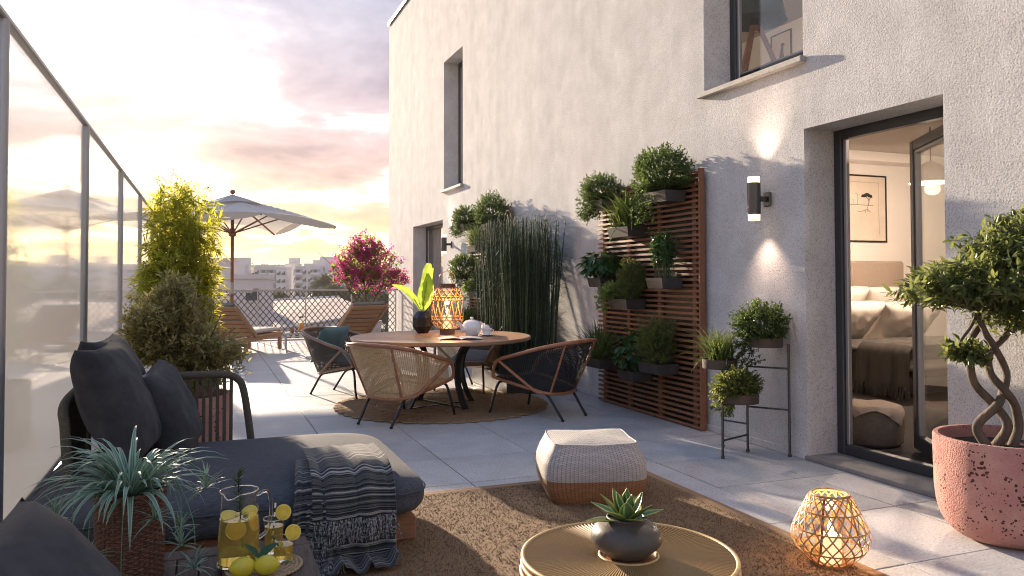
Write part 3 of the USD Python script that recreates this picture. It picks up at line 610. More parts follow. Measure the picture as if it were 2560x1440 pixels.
part(vs, 'leaf_stem', J(tube([(0, 0, .10), (.01, 0, .25), (.02, 0, .36), (.05, .01, .55)], .006, 6), tube([(0, .02, .10), (-.02, .02, .25), (-.09, .03, .37)], .005, 6), tube([(0, .03, .1), (0, .04, .3), (.04, .06, .48)], .005, 6)), 'banana_leaf', True)

def strips_on(prof, n, turns, w, flip=1, seg=26, off=0., thick_=.0022):
    "n flat strips winding up a body of revolution given by r(z) points"
    z = np.array([p[1] for p in prof]); r = np.array([p[0] for p in prof]); out = []
    s = np.linspace(0, 1, seg); zi = np.interp(s, np.linspace(0, 1, len(z)), z); ri = np.interp(s, np.linspace(0, 1, len(r)), r)
    for k in range(n):
        a = 2 * PI * (k + off) / n + flip * turns * 2 * PI * s
        c = np.stack([ri * np.cos(a), ri * np.sin(a), zi], 1); t = np.gradient(c, axis=0); t /= np.linalg.norm(t, axis=1, keepdims=True)
        dr = np.gradient(ri) / np.maximum(np.gradient(zi), 1e-5); nr = np.stack([np.cos(a), np.sin(a), -dr], 1); nr /= np.linalg.norm(nr, axis=1, keepdims=True)
        sd_ = np.cross(nr, t); o = nr * (thick_ * (1 if flip > 0 else 2.4))
        P = np.stack([c + o - sd_ * w / 2, c + o * 1.35, c + o + sd_ * w / 2], 1); out.append(grid(P))
    return out
def hoop(r, z, w=.008, t=.003): return lathe([(r, z - w / 2), (r + t, z - w / 2), (r + t, z + w / 2), (r, z + w / 2)], 40)
lt = thing('bamboo_lantern', 'tall woven bamboo lantern with a hoop handle, lit, on the dining table', 'lantern', (2.365, 7.855, ZT_))
prof = [(.075, .06), (.125, .085), (.155, .13), (.165, .19), (.165, .36), (.155, .42), (.125, .465), (.08, .485)]
pz = np.array([p[1] for p in prof]); 
pp = spline([(r, 0, z) for r, z in prof], 4); prof2 = [(p[0], p[2]) for p in pp]
for s in strips_on(prof2, 14, .30, .0085, 1): part(lt, 'strip', s, 'bamboo_strip', True)
for s in strips_on(prof2, 14, .30, .0085, -1, off=.5): part(lt, 'strip', s, 'bamboo_strip', True)
for z in (.15, .185, .355, .39): part(lt, 'hoop', hoop(np.interp(z, [p[1] for p in prof2], [p[0] for p in prof2]) + .004, z), 'bamboo_strip')
part(lt, 'base', J(lathe([(0, 0), (.078, 0), (.078, .06), (0, .06)], 28)), 'wood_dark', 30)
part(lt, 'collar', lathe([(.080, .48), (.084, .48), (.084, .53), (.074, .53), (.074, .48)], 28), 'wood_dark', 30)
part(lt, 'handle', tube(spline([(.078, 0, .50), (.088, 0, .56), (.075, 0, .625), (0, 0, .66), (-.075, 0, .625), (-.088, 0, .56), (-.078, 0, .50)], 6), .0055, 6, flat=.6), 'bamboo_strip', True)
part(lt, 'glass_cylinder', lathe([(.10, .07), (.10, .45)], 32), 'lantern_glass', True)
part(lt, 'candle', lathe([(0, .06), (.042, .06), (.042, .20), (0, .205)], 20), 'candle_wax'); part(lt, 'flame', lathe([(0, .207), (.014, .222), (.016, .24), (.006, .27), (0, .285)], 10), 'candle_glow', True)
def sphere_light(name, pos, r, inten, col):
    l = UsdLux.SphereLight.Define(stage, name); l.CreateRadiusAttr(r); l.CreateIntensityAttr(inten); l.CreateColorAttr(Gf.Vec3f(*col)); l.CreateNormalizeAttr(True); l.AddTranslateOp().Set(Gf.Vec3d(*pos))
sphere_light(lt + '/light', (0, 0, .33), .03, 1.4, (1., .60, .26))
def revolve_off(prof, n=28): return lathe(prof, n)
tp = thing('teapot', 'round white china teapot with its lid on, on the dining table', 'teapot', (2.545, 7.585, ZT_), 20)
part(tp, 'body', lathe([(0, .0), (.058, .0), (.064, .006), (.098, .055), (.098, .10), (.085, .135), (.078, .142), (0, .142)], 36), 'white_china', 40)
part(tp, 'lid', lathe([(0, .162), (.03, .160), (.06, .152), (.074, .143), (.076, .141)], 28), 'white_china', True); part(tp, 'lid_knob', lathe([(.006, .158), (.008, .168), (.018, .176), (.019, .184), (.010, .190), (0, .191)], 16), 'white_china', True)
part(tp, 'spout', tube(spline([(-.085, 0, .055), (-.12, 0, .068), (-.145, 0, .11), (-.172, 0, .140), (-.185, 0, .143)], 5), [.024] * 6 + [.018] * 6 + [.012] * 9, 10), 'white_china', True)
part(tp, 'handle', tube(spline([(.082, 0, .122), (.12, 0, .128), (.148, 0, .105), (.138, 0, .065), (.092, 0, .045)], 6), .0085, 8, flat=1.2), 'white_china', True)
sb = thing('sugar_bowl', 'small lidded white china bowl behind the teapot', 'bowl', (2.72, 7.70, ZT_))
part(sb, 'body', lathe([(0, 0), (.04, 0), (.062, .035), (.060, .075), (.052, .09), (0, .09)], 28), 'white_china', 40); part(sb, 'lid', lathe([(.054, .091), (.03, .10), (.008, .104), (.010, .115), (0, .119)], 20), 'white_china', True)
sc = thing('saucer', 'white china saucer under the teacup', 'saucer', (2.665, 7.47, ZT_)); part(sc, 'dish', lathe([(0, .002), (.04, .002), (.078, .014), (.08, .016), (.076, .017), (.04, .006), (0, .006)], 32), 'white_china', True)
tc = thing('teacup', 'white china teacup on its saucer beside the teapot', 'cup', (2.665, 7.47, ZT_ + .0065)); part(tc, 'body', lathe([(0, .0), (.026, .0), (.030, .006), (.046, .045), (.054, .072), (.051, .072), (.043, .045), (.022, .01), (0, .008)], 28), 'white_china', 40)
part(tc, 'handle', tube(spline([(.048, 0, .058), (.07, 0, .056), (.072, 0, .034), (.043, 0, .026)], 5), .0045, 6), 'white_china', True)
mg = thing('magazine', 'open magazine lying on the dining table in front of the lantern', 'magazine', (2.30, 7.22, ZT_), -12)
for s in (1, -1):
    x = np.linspace(0, .21, 9); z = .003 + .020 * np.sin(np.clip(x / .21, 0, 1) * PI) ** .8 * np.exp(-x * 5) + .0035
    P = np.stack([np.stack([np.full(2, s * a), np.array([-.14, .14]), np.full(2, b)], 1) for a, b in zip(x, z)], 0)
    part(mg, 'page', thick(grid(P if s > 0 else P[::-1]), .003), 'paper_print' if s < 0 else 'paper', 40)

# ------------------------------------------------------------------ sun loungers
def lounger(loc, rz, label):
    t = thing('sun_lounger', label, 'sun lounger', loc, rz, 'teak sun loungers by the mesh railing')   # +x towards the feet, origin at the foot end's middle
    for s in (-1, 1):
        part(t, 'side_rail', bar((-1.98, s * .31, .255), (-.02, s * .31, .255), .035, .075, .005), 'teak')
        part(t, 'leg', B(-.12, s * .31 - .03, .0015, -.06, s * .31 + .03, .215, .005), 'teak'); part(t, 'leg', B(-1.42, s * .31 - .028, .0015, -1.36, s * .31 + .028, .215, .005), 'teak')
        part(t, 'wheel', T(lathe([(0, -.014), (.085, -.014), (.09, -.008), (.09, .008), (.085, .014), (0, .014)], 24), (-1.86, s * .345, .092), rx=90), 'wood_dark', 30)
    hx, hz, L = -1.08, .30, .92; an = math.radians(36); ux, uz = -math.cos(an), math.sin(an)
    for s in (-1, 1): part(t, 'back_rail', bar((hx, s * .335, hz), (hx + ux * L, s * .335, hz + uz * L), .04, .075, .005), 'teak')
    for k in range(7):
        d = .07 + k * .132; c = np.array([hx + ux * d, 0, hz + uz * d]); o = np.array([ux, 0, uz]) * .055
        part(t, 'slat', bar(c - o, c + o, .625, .02, .004), 'teak')
    part(t, 'back_strut', tube([(hx + ux * .55, -.31, hz + uz * .55 - .03), (hx + ux * .55, .31, hz + uz * .55 - .03)], .008, 6), 'alu_light')
    for k in range(7): part(t, 'seat_slat', B(-1.06 + k * .148, -.29, .292, -.95 + k * .148, .29, .312, .003), 'teak')
    part(t, 'seat_rail', B(-1.08, -.345, .285, -.01, -.312, .315, .004), 'teak'); part(t, 'seat_rail', B(-1.08, .312, .285, -.01, .345, .315, .004), 'teak')
    mt = [T(cushion(1.08, .62, .10, .28, 18, 4), (-.53, 0, .365))]
    part(t, 'mattress', merge(J(mt)), 'fabric_cream', True)
    b = T(T(cushion(.98, .62, .09, .28, 18, 8), ry=36), (hx + ux * .47 + .036 * math.sin(an) * 1.6, 0, hz + uz * .47 + .05 * math.cos(an) * 1.3))
    part(t, 'back_pad', merge(b), 'fabric_grey', True)
    return t
lounger((1.095, 15.5, 0), 60., 'teak sun lounger under the parasol, beside the tall bamboo')
lounger((2.16, 15.22, 0), 106., 'teak sun lounger in front of the pink flowering tree')
st = thing('side_table', 'small low side table with steel frame between the two sun loungers', 'side table', (1.61, 14.55, 0), -3)
for x in (-.25, .25):
    part(st, 'leg_frame', J(B(x - .012, -.24, .0015, x + .012, .24, .02), B(x - .012, -.24, .02, x + .012, -.215, .32), B(x - .012, .215, .02, x + .012, .24, .32)), 'alu_light')
part(st, 'top_frame', J(B(-.262, -.24, .32, .262, -.215, .345), B(-.262, .215, .32, .262, .24, .345), B(-.262, -.215, .32, -.238, .215, .345), B(.238, -.215, .32, .262, .215, .345)), 'alu_light'); part(st, 'top_panel', B(-.238, -.215, .33, .238, .215, .343), 'fabric_grey')
jg = thing('juice_carafe', 'glass carafe of orange juice with a black lid on the side table', 'carafe', (1.63, 14.5, .346))
part(jg, 'juice', lathe([(0, .005), (.05, .005), (.048, .08), (.036, .165), (0, .165)], 20), 'juice', True); part(jg, 'glass', lathe([(0, .001), (.055, .001), (.053, .08), (.040, .17), (.030, .215), (.036, .265)], 20), 'thin_glass', True); part(jg, 'lid', lathe([(0, .26), (.038, .26), (.04, .285), (0, .288)], 16), 'black_metal')
for k, (x, y, lab) in enumerate(((1.765, 14.45, 'glass of orange juice on the side table, next to the armchair'), (1.81, 14.60, 'glass of orange juice on the side table, just behind the other glass'))):
    gl = thing('juice_glass', lab, 'glass', (x, y, .346), 0, 'juice glasses on the side table'); part(gl, 'juice', lathe([(0, .004), (.036, .004), (.038, .085), (0, .085)], 16), 'juice', True); part(gl, 'glass', lathe([(0, .001), (.039, .001), (.042, .11)], 16), 'thin_glass', True)
jr = thing('amber_jar', 'little amber jar on the side table', 'jar', (1.46, 14.45, .346)); part(jr, 'body', lathe([(0, 0), (.034, 0), (.036, .05), (.026, .066), (.026, .08), (0, .08)], 16), 'rattan_pole', 40); part(jr, 'lid', lathe([(0, .08), (.028, .08), (.028, .095), (0, .095)], 16), 'wood_dark')
dish = thing('steel_dish', 'small steel dish on the side table beside the carafe', 'dish', (1.535, 14.40, .346)); part(dish, 'bowl', lathe([(0, .002), (.025, .002), (.042, .02), (.045, .024)], 16), 'alu_light', True); part(dish, 'foot', lathe([(0, 0), (.02, 0), (.02, .002), (0, .002)], 12), 'alu_light')

# ------------------------------------------------------------------ parasol
um = thing('parasol', 'large off white square parasol on a reddish wooden pole', 'parasol', (.50, 16.35, 0), 18)
part(um, 'base', lathe([(0, .001), (.34, .001), (.34, .05), (.06, .09), (.045, .25), (0, .25)], 32), 'gunmetal', 30)
part(um, 'pole', tube([(0, 0, .09), (0, 0, 2.94)], .032, 14), 'umbrella_pole', True); part(um, 'pole_sleeve', tube([(0, 0, 1.02), (0, 0, 1.24)], .036, 14), 'alu_light', True)
part(um, 'finial', T(lathe([(0, 0), (.03, .005), (.05, .035), (.05, .055), (.03, .085), (0, .092)], 16), (0, 0, 2.985)), 'umbrella_pole', True)
part(um, 'runner', T(lathe([(.034, 0), (.07, .02), (.075, .07), (.05, .09), (.06, .15), (.034, .17)], 16), (0, 0, 2.14)), 'umbrella_pole', True)
H, zc_, zr = 1.50, 2.94, 2.52
n = 33; u = np.linspace(-1, 1, n); P = np.zeros((n, n, 3))
for i in range(n):
    for k in range(n):
        x, y = u[i], u[k]; m = max(abs(x), abs(y)); e = min(abs(x), abs(y)) / max(m, 1e-6)
        z = zc_ - (zc_ - zr) * (m ** .92) - .20 * (m ** 2) * (e ** 2.5) - .05 * math.sin(PI * min(1, m)) * (1 - abs(2 * e - 1)) * 1.2
        P[i, k] = (x * H, y * H, z)
part(um, 'canopy', grid(P), 'canvas_cloth', True)
flap = []
for (ax, ay, bx, by) in ((-1, -1, 1, -1), (1, -1, 1, 1), (1, 1, -1, 1), (-1, 1, -1, -1)):
    s = np.linspace(0, 1, 25); q = np.zeros((25, 2, 3))
    for i, a in enumerate(s):
        x, y = ax + (bx - ax) * a, ay + (by - ay) * a; e = min(abs(x), abs(y)); z = zr - .20 * e ** 2.5
        sag = .13 * math.sin(PI * ((a * 2) % 1)) ** .7
        q[i, 0] = (x * H * 1.003, y * H * 1.003, z); q[i, 1] = (x * H * .995, y * H * .995, z - .02 - sag)
    flap.append(grid(q))
for f in flap: part(um, 'valance', f, 'canvas_cloth', True)
part(um, 'vent_cap', T(grid(P * np.array([.36, .36, 1]) + np.array([0, 0, 0.])), (0, 0, 0)) if 0 else (lambda v: (np.stack([v[0][:, 0] * .34, v[0][:, 1] * .34, zc_ + .045 - (zc_ - v[0][:, 2]) * .42], 1), v[1]))(grid(P)), 'canvas_cloth', True)
for k in range(8):
    a = k * PI / 4; m = 1 / max(abs(math.cos(a)), abs(math.sin(a))); x, y = math.cos(a) * m * H * .985, math.sin(a) * m * H * .985; e = 1. if k % 2 else 0.
    ze = zr - .20 * e - .03
    part(um, 'rib', bar((.03 * math.cos(a), .03 * math.sin(a), zc_ - .05), (x, y, ze), .022, .03), 'umbrella_pole'); 
    part(um, 'strut', bar((.06 * math.cos(a), .06 * math.sin(a), 2.22), (x * .55, y * .55, zc_ - .05 + (ze - zc_ + .05) * .55 - .02), .018, .024), 'umbrella_pole')

# ------------------------------------------------------------------ greenery
leafmat('leaf_bush', (.030, .062, .014), (.095, .14, .032), .3); leafmat('leaf_light', (.13, .19, .045), (.28, .33, .10), .4)
leafmat('leaf_basil', (.018, .060, .014), (.050, .115, .026), .25, .3); leafmat('leaf_grass', (.050, .090, .018), (.135, .17, .04), .35)
leafmat('leaf_conifer', (.075, .10, .02), (.19, .21, .05), .35); leafmat('leaf_horsetail', (.026, .060, .036), (.07, .125, .072), .15, .5)
leafmat('leaf_bamboo', (.10, .125, .012), (.29, .29, .032), .55, .45, (.66, .64, .07)); leafmat('leaf_shrub', (.13, .12, .045), (.34, .31, .13), .45, .5)
leafmat('leaf_tree', (.045, .075, .024), (.15, .17, .05), .4, .4, None, (.44, .42, .09)); leafmat('leaf_spider', (.11, .27, .18), (.30, .47, .34), .3, .4)
leafmat('leaf_boug', (.10, .15, .025), (.22, .27, .05), .5); leafmat('bract', (.50, .03, .24), (.72, .09, .42), .5, .6, (.85, .10, .48))
leafmat('leaf_agave', (.075, .15, .055), (.10, .19, .075), .15, .35); leafmat('leaf_lemon', (.02, .07, .02), (.03, .10, .03), .2, .3); leafmat('leaf_rosemary', (.03, .06, .03), (.06, .10, .045), .2)
pm('stem_green', (.05, .075, .03), .7); pm('bark', (.115, .085, .058), .85, (.055, .042, .03), 22., 5., bump=.9, bscale=45., bdist=.008, stretch=(1, 1, .25)); pm('bark_pale', (.17, .12, .075), .8, (.10, .07, .045), 30., 4.)

def inside(n, c, r, seed, rough=.35, shell=.35, flat=None):
    "points through a lumpy ellipsoid, thicker towards its skin"
    g = rng(seed); d = unit(g.normal(size=(n, 3))); k = meshkit.fbm(d * 2.2 + seed * 3.1, 3) - .5
    rad = (shell + (1 - shell) * g.random(n)) ** .5 * (1 + rough * 2 * k)
    if flat is not None: d[:, 2] = np.where(d[:, 2] < flat, flat + (d[:, 2] - flat) * .2, d[:, 2])
    return np.asarray(c) + d * rad[:, None] * np.asarray(r), d
def twigs(ends, root, n, L, Wd, seed, spread=.09, bend=.5, fold=.2, shape=((0, .15), (.4, 1), (.75, .75), (1, .08)), jitter=.25):
    "leaf whorls along the last stretch of each twig; returns leaves and the twigs themselves"
    g = rng(seed); ends = np.asarray(ends, float); m = len(ends); root = np.broadcast_to(np.asarray(root, float), ends.shape)
    dirs = unit(unit(ends - root) + g.normal(size=(m, 3)) * bend + np.array([0, 0, .15]))
    st = ends - dirs * spread; P, D = [], []
    for k in range(n):
        t = (k + .5) / n; az = k * 2.4 + g.random(m) * .8
        x = unit(np.cross(dirs, g.normal(size=(m, 3)))); y = np.cross(dirs, x)
        P.append(st + dirs * (spread * t)); D.append(dirs * (.55 + .5 * t) + x * np.cos(az)[:, None] * .9 + y * np.sin(az)[:, None] * .9)
    P, D = np.vstack(P), np.vstack(D); s = 1 - jitter + 2 * jitter * g.random(len(P))
    return leaves(P, D, L * s, Wd * s, seed + 1, fold, .2, shape), rods(st, ends, .0016, .0008, 3)
def bushy(t, c, r, n, k, L, Wd, mat, seed, root=None, spread=.07, trail=0, rough=.3, flat=-.45, stem='stem_green'):
    e, d = inside(n, c, r, seed, rough, .3, flat); root = np.asarray(c) - [0, 0, r[2] * .75] if root is None else np.asarray(root)
    if trail:
        g = rng(seed + 9); m = trail; a = g.random(m); P = np.zeros((m, 3)); P[:, 0] = c[0] - .02 - g.random(m) * .13; P[:, 1] = c[1] + (g.random(m) * .95 - .10) * r[1] * 1.2; P[:, 2] = c[2] - r[2] * .3 - a * r[2] * 1.35
        e = np.vstack([e, P])
    lv, tw = twigs(e, root, k, L, Wd, seed, spread); part(t, 'foliage', lv, mat, kind='stuff')
    g = rng(seed + 2); q = e[g.permutation(len(e))[:40]]; part(t, 'stems', J(tw, rods(np.repeat(root[None], len(q), 0), q, .003, .0012, 4)), stem, kind='stuff')
def grassy(t, c, w, n, L, mat, seed, lean=.55, droop=1.5, Wd=.011):
    g = rng(seed); b = np.stack([c[0] + (g.random(n) - .5) * w[0], c[1] + (g.random(n) - .5) * w[1], np.full(n, c[2])], 1)
    part(t, 'foliage', blades(b, g.random(n) * 2 * PI, np.abs(g.normal(size=n)) * lean, L * (.6 + .6 * g.random(n)), Wd * (.7 + .6 * g.random(n)), seed, droop), mat, kind='stuff')
def basil(t, c, r, n, seed, mat='leaf_basil', L=.085):
    e, d = inside(n, c, r, seed, .25, .6, -.3); dd = d * [.8, .8, .2] + np.array([0, 0, -.30]) + rng(seed + 3).normal(size=d.shape) * .25; nu = d + np.array([0, 0, .55])
    for k in range(len(e)): part(t, 'leaf', leaves(e[k:k + 1], dd[k:k + 1], L * (.8 + .4 * ((k * 7) % 10) / 10), L * .66, seed + k, .15, .45, ((0, .15), (.25, .85), (.55, 1), (.85, .5), (1, .05)), up=nu[k:k + 1]), mat, True)
    root = np.asarray(c) - [0, 0, r[2]]; part(t, 'stems', rods(np.repeat(root[None], 24, 0) + rng(seed).normal(size=(24, 3)) * [.02, .02, 0], e[:24], .004, .002, 4), 'stem_green', kind='stuff')
def conifer(t, c, r, n, seed, mat='leaf_conifer'):
    n = int(n * .8); e, d = inside(n, c, r, seed, .55, .3, -.75); root = np.stack([c[0] + (e[:, 0] - c[0]) * .45, c[1] + (e[:, 1] - c[1]) * .45, e[:, 2] - .10], 1)
    lv, tw = twigs(e, root, 10, .022, .0075, seed, .075, .3); part(t, 'foliage', lv, mat, kind='stuff'); b = np.array([c[0], c[1], c[2] - r[2]]); part(t, 'stems', J(tw, rods(np.repeat(b[None], 30, 0), e[:30], .004, .0015, 4)), 'stem_green', kind='stuff')
def reeds(t, c, w, n, h, seed, mat='leaf_basil', leafy=True):
    g = rng(seed); b = np.stack([c[0] + (g.random(n) - .5) * w[0], c[1] + (g.random(n) - .5) * w[1], np.full(n, c[2])], 1); tp = b + np.stack([g.normal(size=n) * .03, g.normal(size=n) * .03, h * (.7 + .3 * g.random(n))], 1)
    part(t, 'stems', rods(b, tp, .003, .0018, 4), 'stem_green', kind='stuff')
    k = 14; u = .38 + .62 * g.random((n, k)); P = (b[:, None] + (tp - b)[:, None] * u[..., None]).reshape(-1, 3); D = unit(g.normal(size=(n * k, 3)) * [1, 1, .4] + [0, 0, .1])
    part(t, 'foliage', leaves(P, D, .055, .017, seed, .2, .3), mat, kind='stuff')

# ------------------------------------------------------------------ slatted planter walls
def trellis(y0, y1, z1, label, seed):
    t = thing('slatted_planter_wall', label, 'trellis', (3.951, (y0 + y1) / 2, 0), 0, 'slatted planter walls'); h = (y1 - y0) / 2; p = .0486; n = int(z1 / p); g = rng(seed)
    for y in (-h + .10, -h * .28, h * .34, h - .10): part(t, 'upright', B(-.001, y - .03, .006, .030, y + .03, z1 - .02, .003), 'cedar')
    for k in range(n):
        dz = float(g.normal()) * .0008; part(t, 'slat', B(-.024, -h + .001, .012 + k * p + dz, -.002, h - .001 + float(g.normal()) * .002, .012 + k * p + .0225 + dz, .0025), 'cedar')
    part(t, 'end_board', B(-.027, -h - .019, .004, .031, -h - .001, z1 - .004, .003), 'cedar')
    part(t, 'backing_strip', B(.0315, -h + .02, .02, .0330, h - .02, z1 - .04), 'steel_dark')
    return t
trellis(5.615, 7.455, 2.25, 'tall slatted cedar wall hung with planters, between the wall lamp and the horsetails', 1)
trellis(10.08, 11.97, 2.25, 'slatted cedar wall hung with planters, behind the horsetails and nearer the far door', 2)
def trough(y, z, L, label, group='planter troughs on the slatted walls', d=.222, h=.095):
    t = thing('planter_trough', label, 'planter', (3.70 + d / 2, y + L / 2, z), 0, group); x0, x1, a = -d / 2, d / 2 - .005, L / 2
    o = np.array([(x0 + .02, -a + .015), (x1, -a + .015), (x1, a - .015), (x0 + .02, a - .015)]); q = np.array([(x0, -a), (x1, -a), (x1, a), (x0, a)])
    def shell(A, C, z0, z1): v = np.vstack([np.column_stack([A, np.full(4, z0)]), np.column_stack([C, np.full(4, z1)])]); return v, np.vstack([[[i, (i + 1) % 4, 4 + (i + 1) % 4], [i, 4 + (i + 1) % 4, 4 + i]] for i in range(4)] + [[[0, 2, 1], [0, 3, 2]]])
    ins = shell(o + np.sign(-o) * .004, q + np.sign(-q) * .005, .008, h); ins = (ins[0], ins[1][:, ::-1])
    rim = (np.vstack([np.column_stack([q, np.full(4, h)]), np.column_stack([q + np.sign(-q) * .005, np.full(4, h)])]), np.vstack([[[i, (i + 1) % 4, 4 + (i + 1) % 4], [i, 4 + (i + 1) % 4, 4 + i]] for i in range(4)]))
    part(t, 'trough', J(shell(o, q, 0, h), ins, rim), 'trough_metal'); part(t, 'hook_plate', B(x1 + .001, -.04, .02, x1 + .004, .04, h + .05), 'trough_metal')
    part(t, 'soil', B(x0 + .02, -a + .02, .02, x1 - .012, a - .02, h - .015), 'soil')
    return t, L
def fill(kind, t, L, seed):
    if kind == 'trail': bushy(t, (-.02, .03, .22), (.23, L * 1.0, .19), 540, 9, .024, .011, 'leaf_bush', seed, (0, 0, .08), .07, 190)
    if kind == 'bush': bushy(t, (-.02, .02, .27), (.27, L * 1.05, .27), 820, 9, .024, .013, 'leaf_bush', seed, (0, 0, .08), .07, 60)
    if kind == 'light': bushy(t, (-.02, .02, .20), (.19, L * .7, .14), 330, 9, .020, .012, 'leaf_light', seed, (0, 0, .08), .06, 40)
    if kind == 'grass': grassy(t, (0, 0, .08), (.11, L * .85), 340, .42, 'leaf_grass', seed, Wd=.013)
    if kind == 'basil': basil(t, (-.01, 0, .23), (.18, L * .74, .15), 190, seed, L=.092)
    if kind == 'leafy': basil(t, (-.01, 0, .25), (.15, L * .60, .22), 150, seed, 'leaf_basil', .085)
    if kind == 'cone': conifer(t, (-.02, -.02, .29), (.20, L * .72, .25), 900, seed)
    if kind == 'reed': reeds(t, (0, 0, .08), (.12, L * .8), 60, .46, seed)
    if kind == 'mixed': conifer(t, (0, -L * .2, .28), (.16, .19, .23), 620, seed); bushy(t, (-.05, L * .42, .16), (.18, .17, .12), 300, 8, .024, .015, 'leaf_light', seed + 1, (0, L * .3, .08), .05, 30)
SP = [(6.94, 2.0, .30, 'trail', 'planter of trailing green shrub at the top far corner of the near slatted wall'), (5.78, 1.975, .36, 'bush', 'planter with a big round bush at the top of the near slatted wall'),
      (6.43, 1.70, .40, 'grass', 'long planter of arching grass in the second row of the near slatted wall'), (6.98, 1.213, .29, 'basil', 'planter of broad leaved basil at the far edge of the near slatted wall'),
      (5.84, 1.21, .27, 'reed', 'planter of upright thin stemmed herbs at mid height on the near slatted wall'), (6.46, 1.007, .36, 'mixed', 'planter with a pale creeper and a feathery conifer, mid height on the near slatted wall'),
      (7.01, .385, .34, 'grass', 'low planter of tall grass at the far edge of the near slatted wall'), (6.36, .335, .29, 'leafy', 'lowest planter with dark glossy leaves on the near slatted wall'), (5.91, .447, .36, 'cone', 'low planter with a yellow green feathery conifer on the near slatted wall')]
S2 = [(11.45, 2.06, .34, 'trail', 'planter of trailing shrub at the top of the far slatted wall'), (10.22, 1.99, .38, 'bush', 'planter with a big round bush at the top of the far slatted wall'),
      (10.85, 1.70, .44, 'grass', 'planter of arching grass high on the far slatted wall'), (11.45, 1.18, .36, 'bush', 'dark round bush in a planter at mid height on the far slatted wall'),
      (10.80, 1.02, .40, 'mixed', 'planter with a bright pale creeper on the far slatted wall, behind the lantern'), (11.40, .45, .40, 'grass', 'low planter of grass at the foot of the far slatted wall, behind the table')]
for i, (y, z, L, kind, lab) in enumerate(SP + S2): fill(kind, *trough(y, z, L, lab), 40 + i * 7)

# ------------------------------------------------------------------ horsetails
hb = thing('horsetail_planter', 'tall dense clump of dark green horsetail stems against the wall between the slatted walls', 'plant', (3.50, 8.75, 0))
part(hb, 'planter_box', J(B(-.36, -.62, .0015, .36, .62, .22, .01)), 'trough_metal'); part(hb, 'soil', B(-.345, -.605, .2205, .345, .605, .232), 'soil')
g = rng(77); n = 330; b = np.stack([(g.random(n) - .5) * .60, (g.random(n) - .5) * 1.10, np.full(n, .225)], 1)
tp = b + np.stack([g.normal(size=n) * .04 + b[:, 0] * .22, g.normal(size=n) * .05 + b[:, 1] * .10, 1.18 + .64 * g.random(n) ** .6], 1)
part(hb, 'stems', rods(b, tp, .0075, .004, 6), 'leaf_horsetail', kind='stuff')
K = 15; u = (np.arange(K) + .5) / K; P = (b[:, None] + (tp - b)[:, None] * u[None, :, None]).reshape(-1, 3); D = np.repeat(unit(tp - b), K, 0)
part(hb, 'joints', rods(P - D * .006, P + D * .008, .0086, .0108, 6), 'leaf_bush', kind='stuff')
m = 7000; i = g.integers(0, n, m); u = .30 + .70 * g.random(m) ** .7; p0 = b[i] + (tp - b)[i] * u[:, None]; d0 = unit(g.normal(size=(m, 3)) * [1, 1, .5] + [0, 0, .25]); p1 = p0 + d0 * (.05 + .10 * g.random(m) + .08 * (u > .93))[:, None]
p2 = p1 + unit(d0 + g.normal(size=(m, 3)) * .5) * (.04 + .06 * g.random(m))[:, None]
part(hb, 'side_shoots', J(rods(p0, p1, .0014, .0010, 3), rods(p1, p2, .0010, .0006, 3)), 'leaf_horsetail', kind='stuff')

# ------------------------------------------------------------------ wall lamps
def wall_lamp(y, label, inten):
    t = thing('wall_lamp', label, 'wall lamp', (W, y, 0), 0, 'lit wall lamps'); x = -.135
    part(t, 'body', T(lathe([(.0, 1.785), (.046, 1.785), (.050, 1.79), (.050, 2.02), (.046, 2.025), (0, 2.025)], 28), (x, 0, 0)), 'gunmetal', 30)
    for z0, z1 in ((1.737, 1.784), (2.026, 2.072)): part(t, 'glass_end', T(lathe([(.043, z0), (.045, z0), (.045, z1), (.043, z1)], 24), (x, 0, 0)), 'lamp_frost', True)
    part(t, 'bracket', J(B(x + .05, -.012, 1.885, -.018, .012, 1.925, .003)), 'gunmetal'); part(t, 'wall_plate', B(-.018, -.04, 1.85, -.001, .04, 1.96, .006), 'gunmetal')
    for s, z in ((1, 2.045), (-1, 1.765)):
        part(t, 'bulb', T(lathe([(0, z - .008), (.018, z - .006), (.018, z + .006), (0, z + .008)], 14), (x, 0, 0)), 'lamp_glow', True)
        l = UsdLux.SphereLight.Define(stage, t + ('/light_up' if s > 0 else '/light_down')); l.CreateRadiusAttr(.02); l.CreateIntensityAttr(inten); l.CreateColorAttr(Gf.Vec3f(1., .70, .52)); l.CreateNormalizeAttr(True)
        sh = UsdLux.ShapingAPI.Apply(l.GetPrim()); sh.CreateShapingConeAngleAttr(44.); sh.CreateShapingConeSoftnessAttr(1.)
        orient(l, (-.04, 0, -s), (x, 0, z + s * .03))
MAT(stage, LK + 'lamp_frost', {'e': ('emission', {'color': (1., .80, .62), 'strength': .55}), 'd': ('translucent_bsdf', {'color': (.8, .75, .7)}), 'm': ('mix_closure', {'fac': .5})}, [('e.emission', 'm.closure1'), ('d.BSDF', 'm.closure2')], surface='m.closure')
wall_lamp(4.83, 'lit up and down wall lamp, a dark metal cylinder beside the open balcony door', 3.0)
wall_lamp(13.10, 'small lit up and down wall lamp by the far door', 3.0)

